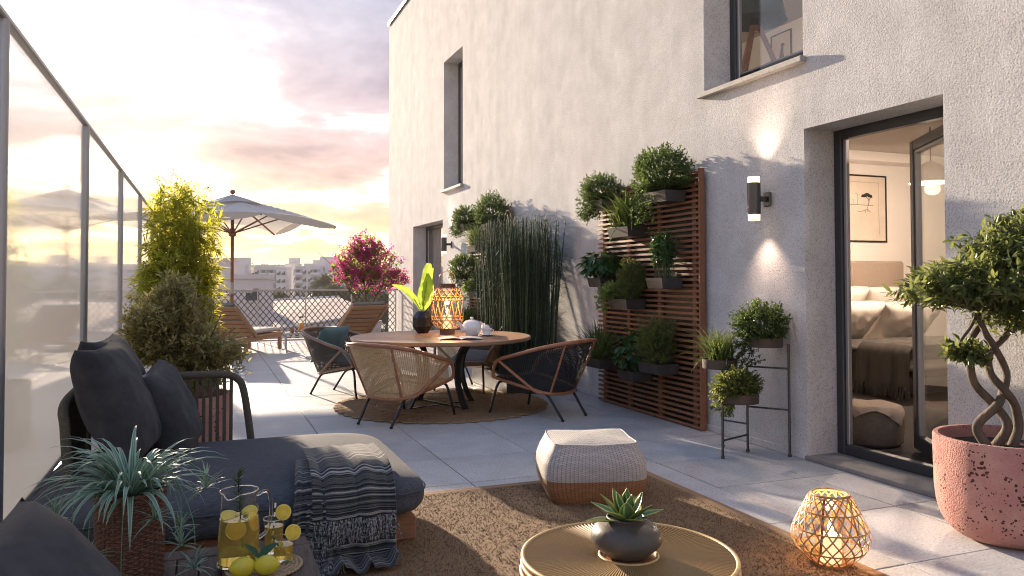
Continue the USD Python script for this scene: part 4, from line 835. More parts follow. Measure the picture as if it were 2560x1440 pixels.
# ------------------------------------------------------------------ three-tray plant stand
ps = thing('plant_stand', 'dark metal folding plant stand with three round trays by the balcony door', 'plant stand', (0, 0, 0))
FT = [(3.48, 4.70), (3.72, 5.02), (3.79, 4.815), (3.965, 4.565)]; HT = [.40, .66, .66, .82]
for (x, y), h in zip(FT, HT): part(ps, 'leg', J(tube([(x, y, .014), (x, y, h)], .0095, 8)), 'gunmetal', True); part(ps, 'foot', T(lathe([(0, 0), (.0135, 0), (.0135, .02), (0, .02)], 10), (x, y, .001)), 'gunmetal')
def rung(i, j, z): part(ps, 'rung', tube([(*FT[i], z), (*FT[j], z)], .0075, 6), 'gunmetal', True)
rung(0, 1, .30); rung(0, 2, .13); rung(1, 2, .21); rung(2, 3, .34); rung(0, 2, .385); rung(2, 3, .64)
TR = [((3.64, 4.70, .395), 'bronze_tray'), ((3.63, 4.93, .62), 'bronze_tray'), ((3.845, 4.68, .795), 'bronze_tray')]
for c, mname in TR: part(ps, 'tray', T(lathe([(0, 0), (.128, 0), (.13, .004), (.13, .07), (.126, .07), (.126, .012), (0, .012)], 36), c), mname, 30)
for k, (c, lab) in enumerate(zip([t[0] for t in TR], ('low trailing green plant in the lowest tray of the plant stand', 'arching grass plant in the middle tray of the plant stand', 'bushy green plant in the highest tray of the plant stand'))):
    t = thing('tray_plant', lab, 'plant', (c[0], c[1], c[2] + .0125), 0, 'plants on the stand'); part(t, 'soil', lathe([(0, .0), (.122, .0), (.122, .045), (0, .05)], 24), 'soil')
    if k == 1: grassy(t, (0, 0, .045), (.15, .15), 190, .30, 'leaf_grass', 91, .6, 1.6)
    else: bushy(t, (-.03, .0, .16 if k == 2 else .12), (.23, .20, .19) if k == 2 else (.21, .17, .14), 620, 9, .022, .0105, 'leaf_conifer' if k == 0 else 'leaf_bush', 95 + k, (0, 0, .05), .06, 90)

# ------------------------------------------------------------------ terracotta pots
def pot(t, r=.325, h=.505):
    p = [(0, .002), (r * .52, .002), (r * .68, .014), (r * .84, .06), (r * .945, .14), (r * .985, .24), (r, h - .012), (r - .006, h), (r - .026, h), (r - .032, h - .012), (r - .036, h - .09), (0, h - .085)]
    q = spline([(a, 0, b) for a, b in p[1:6]], 4); v = [p[0]] + [(a[0], a[2]) for a in q] + p[6:-1]
    part(t, 'pot', lathe(v + [(0, h - .09)], 64), 'terracotta', 35); part(t, 'soil', lathe([(r - .04, h - .06), (r * .6, h - .052), (0, h - .045)], 32), 'soil', True)
def limb(t, pts, r0, r1, name='trunk', mat='bark', k=6, n=9):
    c = spline(pts, k); rr = np.linspace(r0, r1, len(c)) * (1 + .10 * (meshkit.noise(c * 30.) - .5)); part(t, name, tube(c, rr, n), mat, True)
# right: braided tree
PX, PYY = 3.747, 2.756
tr = thing('braided_tree', 'little tree with twisted trunks in a pitted pink pot beside the open door', 'potted tree', (PX, PYY, 0)); pot(tr)
ER = np.array([cy, -sy, 0.])      # across the picture
def V3(u, v, z): return (ER[0] * u + sy * v, ER[1] * u + cy * v, z)
limb(tr, [V3(-.085, .0, .44), V3(-.13, .02, .55), V3(-.06, -.03, .66), V3(-.01, .0, .72), V3(.03, .03, .82), V3(-.035, .02, .95), V3(-.10, -.02, 1.02), V3(-.13, .0, 1.12)], .025, .014)
limb(tr, [V3(-.035, .03, .44), V3(.0, -.02, .56), V3(-.04, .03, .66), V3(-.13, .03, .76), V3(-.17, .0, .86), V3(-.15, .03, .98), V3(-.05, .05, 1.10), V3(0, .03, 1.18)], .026, .014)
limb(tr, [V3(.03, .0, .44), V3(.085, .03, .54), V3(.05, .0, .66), V3(-.02, -.03, .74), V3(-.07, .0, .82), V3(-.05, .03, .92), V3(.02, .0, 1.02), V3(.05, .02, 1.12)], .025, .014)
limb(tr, [V3(-.13, .0, 1.12), V3(-.16, .01, 1.05), V3(-.22, .0, .97), V3(-.20, .02, .90)], .010, .005, 'branch')
g = rng(5)
def crown(t, blobs, seed, L, Wd, mat, k=7, spread=.085, roots=None, nm='foliage', pick=0):
    E_ = []; R_ = []
    for i, (c, r, n) in enumerate(blobs):
        e, d = inside(n, V3(*c), r, seed + i, .35, .25, -.5); E_.append(e); R_.append(np.repeat([V3(c[0] * .4, c[1], c[2] - r[2] * .9)], n, 0))
    e, r = np.vstack(E_), np.vstack(R_); lv, tw = twigs(e, r, k, L, Wd, seed, spread, .55)
    part(t, nm, lv, mat, kind='stuff'); part(t, 'twigs', J(tw, rods(r[::9], e[::9], .004, .0015, 4)), 'bark', kind='stuff'); return e
e_ = crown(tr, [((-.02, 0, 1.29), (.40, .36, .18), 400), ((.22, .05, 1.42), (.38, .32, .21), 400), ((-.30, .0, 1.25), (.22, .22, .13), 190), ((.42, .05, 1.22), (.3, .3, .16), 260), ((.12, .0, 1.12), (.30, .26, .09), 150), ((.30, .1, 1.56), (.24, .2, .12), 140), ((.06, .0, 1.46), (.26, .26, .12), 130)], 11, .047, .0165, 'leaf_tree')
crown(tr, [((-.20, -.02, .93), (.12, .11, .075), 85)], 31, .045, .016, 'leaf_tree', nm='low_foliage')
rx = rng(8); m = e_[rx.permutation(len(e_))[:260]]; dd = unit(m - np.array([0, 0, 1.2]) + rx.normal(size=m.shape) * .3)
near = np.argsort((m + [PX, PYY, 0] - EYE) @ fwd)[:200]
for a in near: part(tr, 'leaf', leaves([m[a]], [dd[a]], .060, .021, int(a), .2, .2), 'leaf_tree')
# left: shrub in the same kind of pot, bamboo behind it
sh = thing('potted_shrub', 'olive green leafy shrub in a pink terracotta pot behind the sofa arm', 'potted shrub', (-.14, 5.90, 0)); pot(sh)
for k in range(9):
    a = k * 2.4; limb(sh, [(.05 * math.cos(a), .05 * math.sin(a), .44), (.12 * math.cos(a), .12 * math.sin(a), .70), (.25 * math.cos(a + .4), .25 * math.sin(a + .4), .95 + .05 * (k % 3))], .010, .004, 'stem', 'bark', 4, 6)
crown(sh, [((.0, 0, .86), (.36, .34, .22), 420), ((-.10, 0, 1.06), (.30, .30, .20), 320), ((-.06, .0, 1.24), (.15, .2, .13), 80), ((.26, -.02, .80), (.22, .2, .13), 170), ((-.26, .02, .88), (.24, .25, .22), 230), ((.10, -.10, .66), (.32, .22, .10), 170)], 51, .043, .0150, 'leaf_shrub', 8, .12)
bb = thing('bamboo_plant', 'tall sunlit bamboo in a dark planter between glass screen and shrub', 'bamboo', (-.22, 7.15, 0))
part(bb, 'planter_box', B(-.33, -.30, .0015, .33, .30, .48, .012), 'trough_metal'); part(bb, 'soil', B(-.31, -.28, .4805, .31, .28, .492), 'soil')
g = rng(61); n = 46; b = np.stack([(g.random(n) - .5) * .34, (g.random(n) - .5) * .46, np.full(n, .48)], 1); tp = b + np.stack([g.normal(size=n) * .045 + b[:, 0] * .25, g.normal(size=n) * .07, .80 + .92 * g.random(n) ** 1.3], 1)
for i in range(n): part(bb, 'culm', tube(spline([b[i], (b[i] + tp[i]) / 2 + g.normal(size=3) * .02, tp[i]], 4), np.linspace(.006, .002, 9), 6), 'leaf_bamboo', True)
m = 2100; i = g.integers(0, n, m); u = .15 + .85 * g.random(m) ** .7; p0 = b[i] + (tp - b)[i] * u[:, None]; d0 = unit(g.normal(size=(m, 3)) * [1, 1, .3] + [0, 0, .35]); p1 = p0 + d0 * (.04 + .15 * g.random(m) * (1.1 - u * .6))[:, None]
D = unit(np.repeat(d0, 6, 0) * .8 + g.normal(size=(m * 6, 3)) * .75 + [0, 0, -.15]); PP = np.repeat(p1, 6, 0) - np.repeat(d0, 6, 0) * (g.random((m * 6, 1)) * .06)
part(bb, 'foliage', leaves(PP, D, .115 * (.6 + .6 * g.random(m * 6)), .0135, 3, .2, .35, ((0, .2), (.25, 1), (.6, .7), (1, .03))), 'leaf_bamboo', kind='stuff'); part(bb, 'twigs', rods(p0, p1, .0016, .0008, 3), 'leaf_bamboo', kind='stuff')

# ------------------------------------------------------------------ flowering tree
bg = thing('flowering_tree', 'small tree covered in magenta blossoms by the mesh railing', 'potted tree', (3.02, 15.75, 0))
part(bg, 'pot', lathe([(0, .0015), (.24, .0015), (.31, .20), (.33, .46), (.30, .46), (.29, .40), (0, .40)], 40), 'slab_edge', 35); part(bg, 'soil', lathe([(.292, .402), (0, .415)], 24), 'soil')
g = rng(21); tips = []
for a, q in ((0, -.16), (1, 0.), (2, .15)):
    p0 = np.array(V3(q * .6, .02 * a, .40)); p1 = np.array(V3(q * 1.0, .05 * (a - 1), .85)); p2 = np.array(V3(q * 2.2, .1 * (a - 1), 1.15)); limb(bg, [p0, (p0 + p1) / 2 + [.02, 0, 0], p1, p2], .032, .016, 'trunk', 'bark_pale')
    for k in range(7):
        s = p1 + (p2 - p1) * (k / 6); e = np.array(V3(q * 2 + g.normal() * .33, g.normal() * .28, 1.30 + g.random() * .65)); limb(bg, [s, (s + e) / 2 + g.normal(size=3) * .05, e], .011, .003, 'branch', 'bark_pale', 4, 6); tips.append(e)
e = np.array(V3(.72, 0., 1.26)); limb(bg, [V3(.20, 0, .95), V3(.42, .02, 1.08), e], .010, .004, 'branch', 'bark_pale', 4, 6)
bl = [((-.10, 0, 1.62), (.50, .42, .44), 330), ((.25, .0, 1.58), (.48, .4, .46), 300), ((.0, 0, 1.95), (.42, .34, .30), 170), ((-.46, 0, 1.42), (.30, .26, .30), 120), ((.66, .0, 1.30), (.26, .22, .26), 90), ((.1, 0, 1.18), (.52, .4, .18), 110)]
e = crown(bg, bl, 71, .052, .032, 'leaf_boug', 4, .11)
q = e[g.permutation(len(e))[:520]] + g.normal(size=(520, 3)) * .02; cc = np.repeat(q, 9, 0) + g.normal(size=(4680, 3)) * .030
part(bg, 'blossoms', leaves(cc, g.normal(size=(4680, 3)) + [0, -.3, .3], .042, .034, 5, .35, .2, ((0, .3), (.4, 1), (.75, .8), (1, .1))), 'bract', kind='stuff')

# ------------------------------------------------------------------ sofa corner
def squircle(w, d, h, p=6., pz=3., seed=0, amp=.006, sub=5):
    m = trimesh.creation.icosphere(sub); v = np.array(m.vertices)
    k = ((np.abs(v[:, 0]) ** p + np.abs(v[:, 1]) ** p) ** (pz / p) + np.abs(v[:, 2]) ** pz) ** (1 / pz); v = v / k[:, None] * [w / 2, d / 2, h / 2]
    v = v + unit(v) * ((meshkit.fbm(v * [5, 5, 8.] + seed, 3) - .5) * amp * 2)[:, None]
    return v, np.array(m.faces)
sf = thing('sofa', 'low daybed sofa with charcoal seat, wooden base and rope wrapped arm rails', 'sofa', (0, 0, 0))
part(sf, 'base', J(B(-.70, 3.80, .014, .985, 3.86, .125, .006), B(-.70, 4.90, .014, .985, 4.96, .125, .006), B(.925, 3.8605, .014, .985, 4.8995, .125, .006), B(-.70, 3.8605, .014, -.64, 4.8995, .125, .006), B(-.64, 3.86, .09, .925, 4.90, .12)), 'sofa_wood')
v, f = squircle(1.76, 1.36, .27, 9., 3.2, 2, .006); part(sf, 'seat_cushion', (v + [.145, 4.30, .255], f), 'fabric_sofa', True)
def seam(z): 
    a = np.linspace(0, 2 * PI, 121)[:-1]; c, s = np.cos(a), np.sin(a); k = (np.abs(c) ** 9 + np.abs(s) ** 9) ** (-1 / 9); return tube(np.stack([.145 + c * k * .885, 4.30 + s * k * .685, 0 * a + z], 1), .004, 5, True)
part(sf, 'piping', seam(.285), 'fabric_sofa', True)
def rope_rail(pts, bars, plane):
    part(sf, 'arm_rail' if plane == 'y' else 'back_rail', tube(spline(pts, 7), .0225, 10), 'rope_olive', True)
    for a, z in bars:
        part(sf, 'arm_slat' if plane == 'y' else 'back_slat', B(*((a - .010, 5.012, .13, a + .010, 5.024, z) if plane == 'y' else (-.622, a - .010, .13, -.610, a + .010, z)), .003), 'rope_olive')
rope_rail([(-.615, 5.018, .10), (-.615, 5.018, .40), (-.61, 5.018, .66), (-.57, 5.018, .725), (-.45, 5.018, .735), (-.1, 5.018, .732), (.10, 5.018, .728), (.185, 5.018, .70), (.225, 5.018, .62), (.265, 5.018, .35), (.29, 5.018, .10)], [(x, .715) for x in np.arange(-.54, .165, .0385)], 'y')
rope_rail([(-.616, 4.975, .725), (-.616, 4.7, .725), (-.616, 4.32, .715), (-.616, 4.20, .68), (-.60, 4.155, .60), (-.585, 4.14, .35), (-.585, 4.13, .10)], [(y, .70) for y in np.arange(4.24, 4.96, .04)], 'x')
def pillow(name, lab, w, h, loc, rz, ry, rx=0, mat='fabric_charcoal', seed=0, pf=.42):
    t = thing(name, lab, 'pillow', loc, rz, 'charcoal sofa pillows'); m = merge(cushion(w, w, h, pf, 24, seed, .010, .5)); m = T(T(m, rz=rx), ry=ry); part(t, 'cover', m, mat, True); return t
pillow('sofa_pillow', 'big charcoal pillow propped up on the sofa, nearest the spider plant', .62, .27, (-.395, 4.36, .69), -8, 68, 0, seed=2)
pillow('sofa_pillow', 'charcoal pillow at the back of the sofa, only its top corner showing', .62, .24, (-.43, 4.74, .70), -8, 70, 0, seed=5)
pillow('sofa_pillow', 'smaller charcoal pillow leaning in front of the others against the rope arm', .52, .22, (-.175, 4.66, .59), -12, 66, 6, seed=9)
nb = thing('seat_block', 'dark upholstered low seat by the glass screen under the nearest cushion', 'seat', (-.42, 1.92, 0)); part(nb, 'body', tuple(a if i else a + [0, 0, .082] for i, a in enumerate(squircle(.62, 1.0, .145, 9, 4, 3))), 'fabric_sofa', True)
pillow('sofa_pillow', 'nearest dark charcoal cushion beside the glass screen, close to the camera', .64, .26, (-.33, 2.16, .435), -14, 52, 4, seed=14)

# striped throw: sheets hung over the cushion's edge
MAT(stage, LK + 'throw', {'uv': ('uvmap', {'attribute': 'st'}), 's': ('separate_xyz', {}), 'n1': ('noise_texture', {'dimensions': '1D', 'scale': 62., 'detail': 2., 'roughness': .9}), 'n3': ('noise_texture', {'scale': 260., 'detail': 2.}),
    'r': ('rgb_ramp', {'ramp': [(0, (.012, .014, .015)), (.46, (.016, .018, .020)), (.51, (.08, .084, .085)), (.56, (.035, .039, .041)), (.63, (.25, .255, .25)), (1, (.36, .36, .35))]}), 'nr': ('map_range', {'from_min': .3, 'from_max': .7, 'to_min': .65, 'to_max': 1.2}), 'hv': ('hsv', {'hue': .5, 'saturation': 1., 'fac': 1.}),
    'b': ('bump', {'strength': .5, 'distance': .003}), 'p': ('principled_bsdf', {'roughness': .95, 'sheen_weight': .2, 'specular_ior_level': .1})},
    [('uv.UV', 's.vector'), ('s.y', 'n1.w'), ('n1.fac', 'r.fac'), ('uv.UV', 'n3.vector'), ('n3.fac', 'nr.value'), ('nr.result', 'hv.value'), ('r.color', 'hv.color'), ('hv.color', 'p.base_color'), ('n3.fac', 'b.height'), ('b.normal', 'p.normal')], surface='p.BSDF')
pm('fringe', (.30, .30, .295), .95, (.05, .052, .055), 90., 2., lo=.45, hi=.55)
th = thing('throw_blanket', 'striped black and grey throw with a fringe hanging over the sofa edge', 'blanket', (0, 0, 0))
def drape(path, x0, x1, spread, seed, off, fold, skew=0., nu=46, nv=40, v0=0.):
    c = spline(path, 6); s = np.concatenate([[0], np.cumsum(np.linalg.norm(np.diff(c, axis=0), axis=1))]); sv = np.linspace(0, s[-1], nv); cy_ = np.interp(sv, s, c[:, 0]); cz = np.interp(sv, s, c[:, 1])
    P = np.zeros((nu, nv, 3)); U = np.zeros((nu, nv, 2)); t = np.gradient(np.stack([cy_, cz], 1), axis=0); t /= np.linalg.norm(t, axis=1, keepdims=True); g = rng(seed); ph = g.random(4) * 6
    for i, a in enumerate(np.linspace(0, 1, nu)):
        f = sv / s[-1]; xx = x0 + (x1 - x0) * a + (a - .5) * spread * f + skew * f
        w = fold * (.25 + f) * (np.sin(a * 17 + ph[0] + f * 1.2) + .6 * np.sin(a * 31 + ph[1] - f * 2) + .4 * np.sin(a * 7 + ph[2])) + off + fold * 1.2
        P[i, :, 0] = xx + fold * .8 * np.sin(a * 17 + ph[3]) * f; P[i, :, 1] = cy_ + t[:, 1] * w; P[i, :, 2] = np.maximum(cz - t[:, 0] * w, .018); U[i, :, 0] = a * (x1 - x0); U[i, :, 1] = sv + v0 + .003 * np.sin(a * 9 + ph[1])
    return P, U
def cloth(P, U):
    v, f = grid(P); k = len(v); tv, tf_ = thick((v, f), .004); part(th, 'fold', (tv, tf_), 'throw', True, uv=np.vstack([U.reshape(-1, 2)] * 2))
def fringe(edge, L, seed, n=110, side=(0, -1, 0)):
    g = rng(seed); k = g.random(n) * (len(edge) - 1.001); i = k.astype(int); p = edge[i] + (edge[i + 1] - edge[i]) * (k - i)[:, None]; p = p + g.normal(size=p.shape) * [.002, .003, .002] - [0, .004, 0]
    q = p + np.stack([g.normal(size=n) * .014, -.006 + g.normal(size=n) * .006, -L * (.45 + .1 * g.random(n))], 1); r = q + np.stack([g.normal(size=n) * .014, g.normal(size=n) * .006, -L * (.45 + .15 * g.random(n))], 1)
    r[:, 2] = np.maximum(r[:, 2], .02); q[:, 2] = np.maximum(q[:, 2], .02); return J(rods(p, q, .0022, .0018, 4), rods(q, r, .0018, .0012, 4))
e0 = [(4.06, .392), (3.90, .393), (3.74, .385), (3.65, .350), (3.612, .28)]
P, U = drape(e0 + [(3.60, .18), (3.585, .08), (3.565, .03), (3.50, .024), (3.42, .022)], .49, .84, -.03, 1, .006, .015); cloth(P, U)
P, U = drape(e0 + [(3.604, .22)], .46, .82, .03, 2, .040, .011, v0=.9); cloth(P, U); f1_ = fringe(P[:, -1], .10, 3, 150)
P, U = drape(e0[1:] + [(3.600, .20), (3.59, .14)], .415, .56, .05, 5, .022, .009, -.045, v0=1.7); cloth(P, U); f2_ = fringe(P[:, -1], .16, 6, 80)
P, U = drape([(3.600, .30), (3.585, .16), (3.55, .04), (3.48, .024)], .43, .57, .02, 8, .012, .010, -.01, v0=2.3); cloth(P, U); f3_ = fringe(P[:, -1], .05, 7, 50)
part(th, 'fringe', J(f1_, f2_, f3_), 'fringe', kind='stuff')

# ------------------------------------------------------------------ low wooden table in the corner and what stands on it
wt = thing('wooden_table', 'low weathered table of wooden planks before the sofa, holding the drinks', 'table', (0, 0, 0)); ZW = .27
part(wt, 'border_board', B(-.62, 3.145, .235, .385, 3.245, ZW, .004), 'weathered_wood'); part(wt, 'border_board', B(.285, 2.48, .235, .385, 3.1435, ZW, .004), 'weathered_wood')
for k in range(12):
    x1 = .2825 - k * .0745; part(wt, 'plank', B(x1 - .069, 2.48, .24, x1, 3.140, ZW - .003 + .0015 * (k % 3), .003), 'weathered_wood')
for x, y in ((-.58, 3.2), (.34, 3.2), (-.58, 2.53), (.34, 2.53)): part(wt, 'leg', B(x - .035, y - .035, .015, x + .035, y + .035, .2345, .004), 'weathered_wood')
part(wt, 'cross_rail', B(-.54, 3.17, .17, .30, 3.21, .234), 'weathered_wood')
pmx = thing('placemat', 'round braided straw placemat under jug and glasses', 'placemat', (.205, 2.945, ZW + .001))
pm('straw', (.42, .30, .18), .85, (.30, .20, .115), 70., 3., bump=.5, bscale=140., bdist=.004)
a = np.linspace(0, 2 * PI, 121)[:-1]
for i in range(9):
    r = .012 + i * .0145; k = max(8, int(r * 190)); part(pmx, 'braid', J(*[tube(np.stack([(r + .004 * np.sin(a * k + q)) * np.cos(a), (r + .004 * np.sin(a * k + q)) * np.sin(a), .0045 + .0018 * np.cos(a * k + q)], 1), .0045, 5, True) for q in (0, PI)]), 'straw', True)
ZP = ZW + .0115
jx, jy = .120, 2.985
jug = thing('lemonade_jug', 'clear glass jug of lemonade with lemon slices and a rosemary sprig', 'jug', (jx, jy, ZP))
jp = [(.074, .0), (.077, .006), (.074, .09), (.0685, .18), (.0655, .262)]
v, f = lathe([(0, .0)] + jp, 40); an = np.arctan2(v[:, 1], v[:, 0]); lip = np.exp(-((an + 2.0) / .30) ** 2) * np.clip((v[:, 2] - .20) / .062, 0, 1) ** 2; rr_ = np.hypot(v[:, 0], v[:, 1]); v[:, :2] *= (1 + lip * .32)[:, None]; v[:, 2] -= lip * .012
part(jug, 'glass', (v, f), 'thin_glass', True); 
rimv = v[-40:]; part(jug, 'rim', tube(rimv, .0022, 6, True), 'clear_glass', True)
part(jug, 'lemonade', lathe([(0, .012), (.070, .012), (.0705, .09), (.066, .165), (0, .165)], 36), 'lemonade', 40); part(jug, 'foot', lathe([(0, .001), (.073, .001), (.073, .010), (0, .0105)], 36), 'clear_glass', 40)
part(jug, 'handle', tube(spline([(.060, .03, .23), (.10, .05, .235), (.115, .056, .18), (.105, .052, .10), (.068, .033, .07)], 6), .0065, 8), 'clear_glass', True)
def slice_(r): 
    s = [(lathe([(0, -.003), (r, -.003), (r, .003), (0, .003)], 28), 'lemon_rind'), (lathe([(0, -.0036), (r * .90, -.0034), (r * .90, .0034), (0, .0036)], 28), 'lemon_flesh')]; return s
def segs(r): return [T(bar((.002, 0, 0), (r * .86, 0, 0), .0012, .0076), rz=k * 40) for k in range(9)]
def put_slice(t, r, loc, rx, rz):
    (m1, a1), (m2, a2) = slice_(r); p_ = part(t, 'lemon_slice', T(m1, loc, rx=rx, rz=rz), a1, 40); part(p_, 'flesh', T(m2, loc, rx=rx, rz=rz), a2); part(p_, 'segments', T(J(segs(r)), loc, rx=rx, rz=rz), 'lemon_rind')
put_slice(jug, .034, (-.012, -.048, .135), 62, -6); put_slice(jug, .032, (.048, -.02, .15), 75, 60); put_slice(jug, .033, (-.03, .01, .168), 24, 30); put_slice(jug, .032, (.035, .03, .168), 40, -40)
g = rng(12); c = spline([(.01, .0, .06), (.005, .0, .17), (-.002, .0, .25), (.0, -.005, .325)], 8); i = g.integers(4, len(c), 150); D = unit(g.normal(size=(150, 3)) * [1, 1, .3] + [0, 0, .75])
rs = part(jug, 'rosemary', tube(c, .0022, 5), 'leaf_rosemary', True); part(rs, 'needles', leaves(c[i], D, .028, .0042, 3, .2, .1), 'leaf_rosemary', kind='stuff')
MAT(stage, LK + 'clear_glass', {'p': ('principled_bsdf', {'base_color': (.96, .98, .97), 'roughness': .01, 'transmission_weight': 1.0, 'ior': 1.5})}, [], surface='p.BSDF')
def tumbler(name, lab, loc, r, h, fill_):
    t = thing(name, lab, 'glass', loc); part(t, 'glass', lathe([(0, .001), (r * .9, .001), (r * .94, .012), (r * .98, h * .7), (r * 1.06, h * .74), (r * 1.08, h)], 30), 'thin_glass', True)
    part(t, 'base', lathe([(0, .002), (r * .88, .002), (r * .9, .012), (0, .012)], 24), 'clear_glass', 40); part(t, 'rim', T(tube(np.stack([r * 1.08 * np.cos(a[::4]), r * 1.08 * np.sin(a[::4]), 0 * a[::4] + h], 1), .0016, 6, True)), 'clear_glass', True)
    part(t, 'drink', lathe([(0, .0125), (r * .88, .0125), (r * .93, h * fill_), (0, h * fill_)], 24), 'lemonade', 40); return t
t1 = tumbler('tall_glass', 'tall glass of lemonade with a striped straw and lemon slice, behind the jug', (.247, 3.055, ZP), .036, .128, .78); put_slice(t1, .029, (.034, .012, .142), 84, -12)
t2 = tumbler('short_glass', 'short glass of lemonade with a lemon slice, before the tall one', (.272, 2.955, ZP), .037, .082, .72); put_slice(t2, .028, (.034, .006, .096), 84, -14)
for k in range(10): part(t1, 'straw_band', rods([[-.008 + .0012 * k, -.008, .02 + k * .0165]], [[-.0068 + .0012 * k, -.008, .0364 + k * .0165]], .0032, n=8), 'paper' if k % 2 else 'leaf_lemon')
for k in range(4): part(t2, 'straw_band', rods([[-.012 - .006 * k, -.008, .045 + k * .012]], [[-.018 - .006 * k, -.008, .0568 + k * .012]], .0032, n=8), 'leaf_lemon' if k % 2 else 'paper')
def lemon(loc, rz, lab):
    t = thing('lemon', lab, 'lemon', loc, rz, 'lemons on the low wooden table'); part(t, 'fruit', T(lathe([(0, -.047), (.006, -.045), (.012, -.040), (.024, -.030), (.032, -.012), (.0335, .004), (.029, .022), (.018, .035), (.008, .041), (.005, .046), (0, .047)], 28), (0, 0, .034), rx=0, ry=90), 'lemon_skin', True); return t
lemon((.128, 2.845, ZP), 12, 'whole yellow lemon in front of the jug'); l2 = lemon((.205, 2.835, ZP), -14, 'whole yellow lemon with green leaves, in front of the short glass')
part(l2, 'leaf', leaves([[-.03, .02, .05]], [[.12, .05, .16]], .075, .036, 2, .2, .5, ((0, .1), (.2, .7), (.5, 1), (.8, .6), (1, .04))), 'leaf_lemon', True); part(l2, 'leaf', leaves([[-.03, .02, .05]], [[-.10, .04, .16]], .07, .030, 4, .25, .4, ((0, .1), (.2, .7), (.5, 1), (.8, .6), (1, .04))), 'leaf_lemon', True)
part(l2, 'leaf', leaves([[.045, .0, .036]], [[.1, .03, .02]], .05, .03, 4, .25, .4, ((0, .1), (.2, .7), (.5, 1), (.8, .6), (1, .04))), 'leaf_lemon', True)

# wicker basket with the spider plant
BX, BY = -.235, 3.03
bk = thing('wicker_basket', 'tall dark wicker basket holding the spider plant on the wooden table', 'basket', (BX, BY, ZW + .001))
k, rows = 38, 34
for j in range(rows):
    aa = np.linspace(0, 2 * PI, k * 3 + 1)[:-1]; r = .102 + .006 * (j / rows) + .0045 * np.cos(aa * k / 2 + PI * (j % 2)); jit = .0012 * meshkit.noise(np.stack([aa * 9, 0 * aa + j * 3.1, 0 * aa], 1))
    part(bk, 'woven_row', tube(np.stack([r * np.cos(aa), r * np.sin(aa), .006 + j * .0085 + jit * 2], 1), .0050, 5, True), 'wicker_cane', True)
part(bk, 'stakes', rods([[.103 * math.cos(q), .103 * math.sin(q), .0] for q in np.arange(k) * 2 * PI / k], [[.109 * math.cos(q), .109 * math.sin(q), .292] for q in np.arange(k) * 2 * PI / k], .0045, n=5), 'wicker_cane', kind='stuff')
part(bk, 'rim', tube(np.stack([.109 * np.cos(a), .109 * np.sin(a), .294 + .002 * np.cos(a * 40)], 1), .008, 6, True), 'wicker_cane', True); part(bk, 'lining', lathe([(0, .01), (.094, .01), (.099, .27), (0, .275)], 24), 'soil')
pm('wicker_cane', (.13, .058, .034), .6, (.07, .032, .02), 50., 3., isl=.2)
MAT(stage, LK + 'spider_leaf', {'g': ('geometry', {}), 'ri': ('map_range', {'from_min': 0., 'from_max': 1., 'to_min': .9, 'to_max': 1.8}), 'hv': ('hsv', {'hue': .5, 'saturation': 1., 'fac': 1.}), 'uv': ('uvmap', {'attribute': 'st'}), 's': ('separate_xyz', {}), 'r': ('rgb_ramp', {'ramp': [(0, (.42, .52, .42)), (.14, (.42, .54, .44)), (.24, (.045, .13, .09)), (.40, (.07, .19, .13)), (.5, (.34, .48, .38)), (.60, (.07, .19, .13)), (.76, (.045, .13, .09)), (.86, (.42, .54, .44)), (1, (.42, .52, .42))]}),
    'p': ('principled_bsdf', {'roughness': .4, 'specular_ior_level': .4}), 't': ('translucent_bsdf', {'color': (.35, .55, .40)}), 'm': ('mix_closure', {'fac': .2})},
    [('uv.UV', 's.vector'), ('s.x', 'r.fac'), ('g.random_per_island', 'ri.value'), ('ri.result', 'hv.value'), ('r.color', 'hv.color'), ('hv.color', 'p.base_color'), ('p.BSDF', 'm.closure1'), ('t.BSDF', 'm.closure2')], surface='m.closure')
sp = thing('spider_plant', 'variegated spider plant with hanging plantlets in the dark wicker basket', 'plant', (BX, BY, ZW + .277))
g = rng(17); n = 135; az = g.random(n) * 2 * PI; ln = .05 + 1.25 * g.random(n) ** .9; LL = .27 * (.7 + .55 * g.random(n))
def spider(t, base, az, ln, LL, wd, seed, nm, droop):
    for i in range(len(az)):
        m = blades([base[i]], az[i], ln[i], LL[i], wd, seed + i, droop, 9); u = np.tile([0, .5, 1.], 9); part(t, nm, m, 'spider_leaf', True, uv=np.stack([u, np.repeat(np.linspace(0, 1, 9), 3)], 1))
spider(sp, np.stack([np.cos(az) * .03, np.sin(az) * .03, 0 * az], 1), az, ln, LL, .021, 100, 'leaf', 1.9)
for i, (x, z, y) in enumerate([(-.225, .50, -.02), (.085, .505, -.16), (.245, .545, .02), (-.11, .395, -.15), (.165, .385, -.10), (.21, .315, -.13), (-.01, .26, -.20), (.16, .40, .06)]):
    z -= ZW + .277 - .0; k = 24; q = rng(30 + i); az2 = q.random(k) * 2 * PI
    P0 = np.array([x, y, z]); rn = part(sp, 'plantlet', J(tube(spline([(0, 0, .02), (x * .5, y * .5, .12), (x * .95, y * .95, (z + .12) * .5), P0], 6), .0013, 4)), 'leaf_spider', True)
    m = blades(np.repeat(P0[None], k, 0), az2, q.random(k) * 1.9, .085 * (.6 + .6 * q.random(k)), .008, 400 + i, .8, 6); part(rn, 'leaves', m, 'spider_leaf', True, uv=np.stack([np.tile([0, .5, 1.], 6 * k), np.tile(np.repeat(np.linspace(0, 1, 6), 3), k)], 1), kind='stuff')

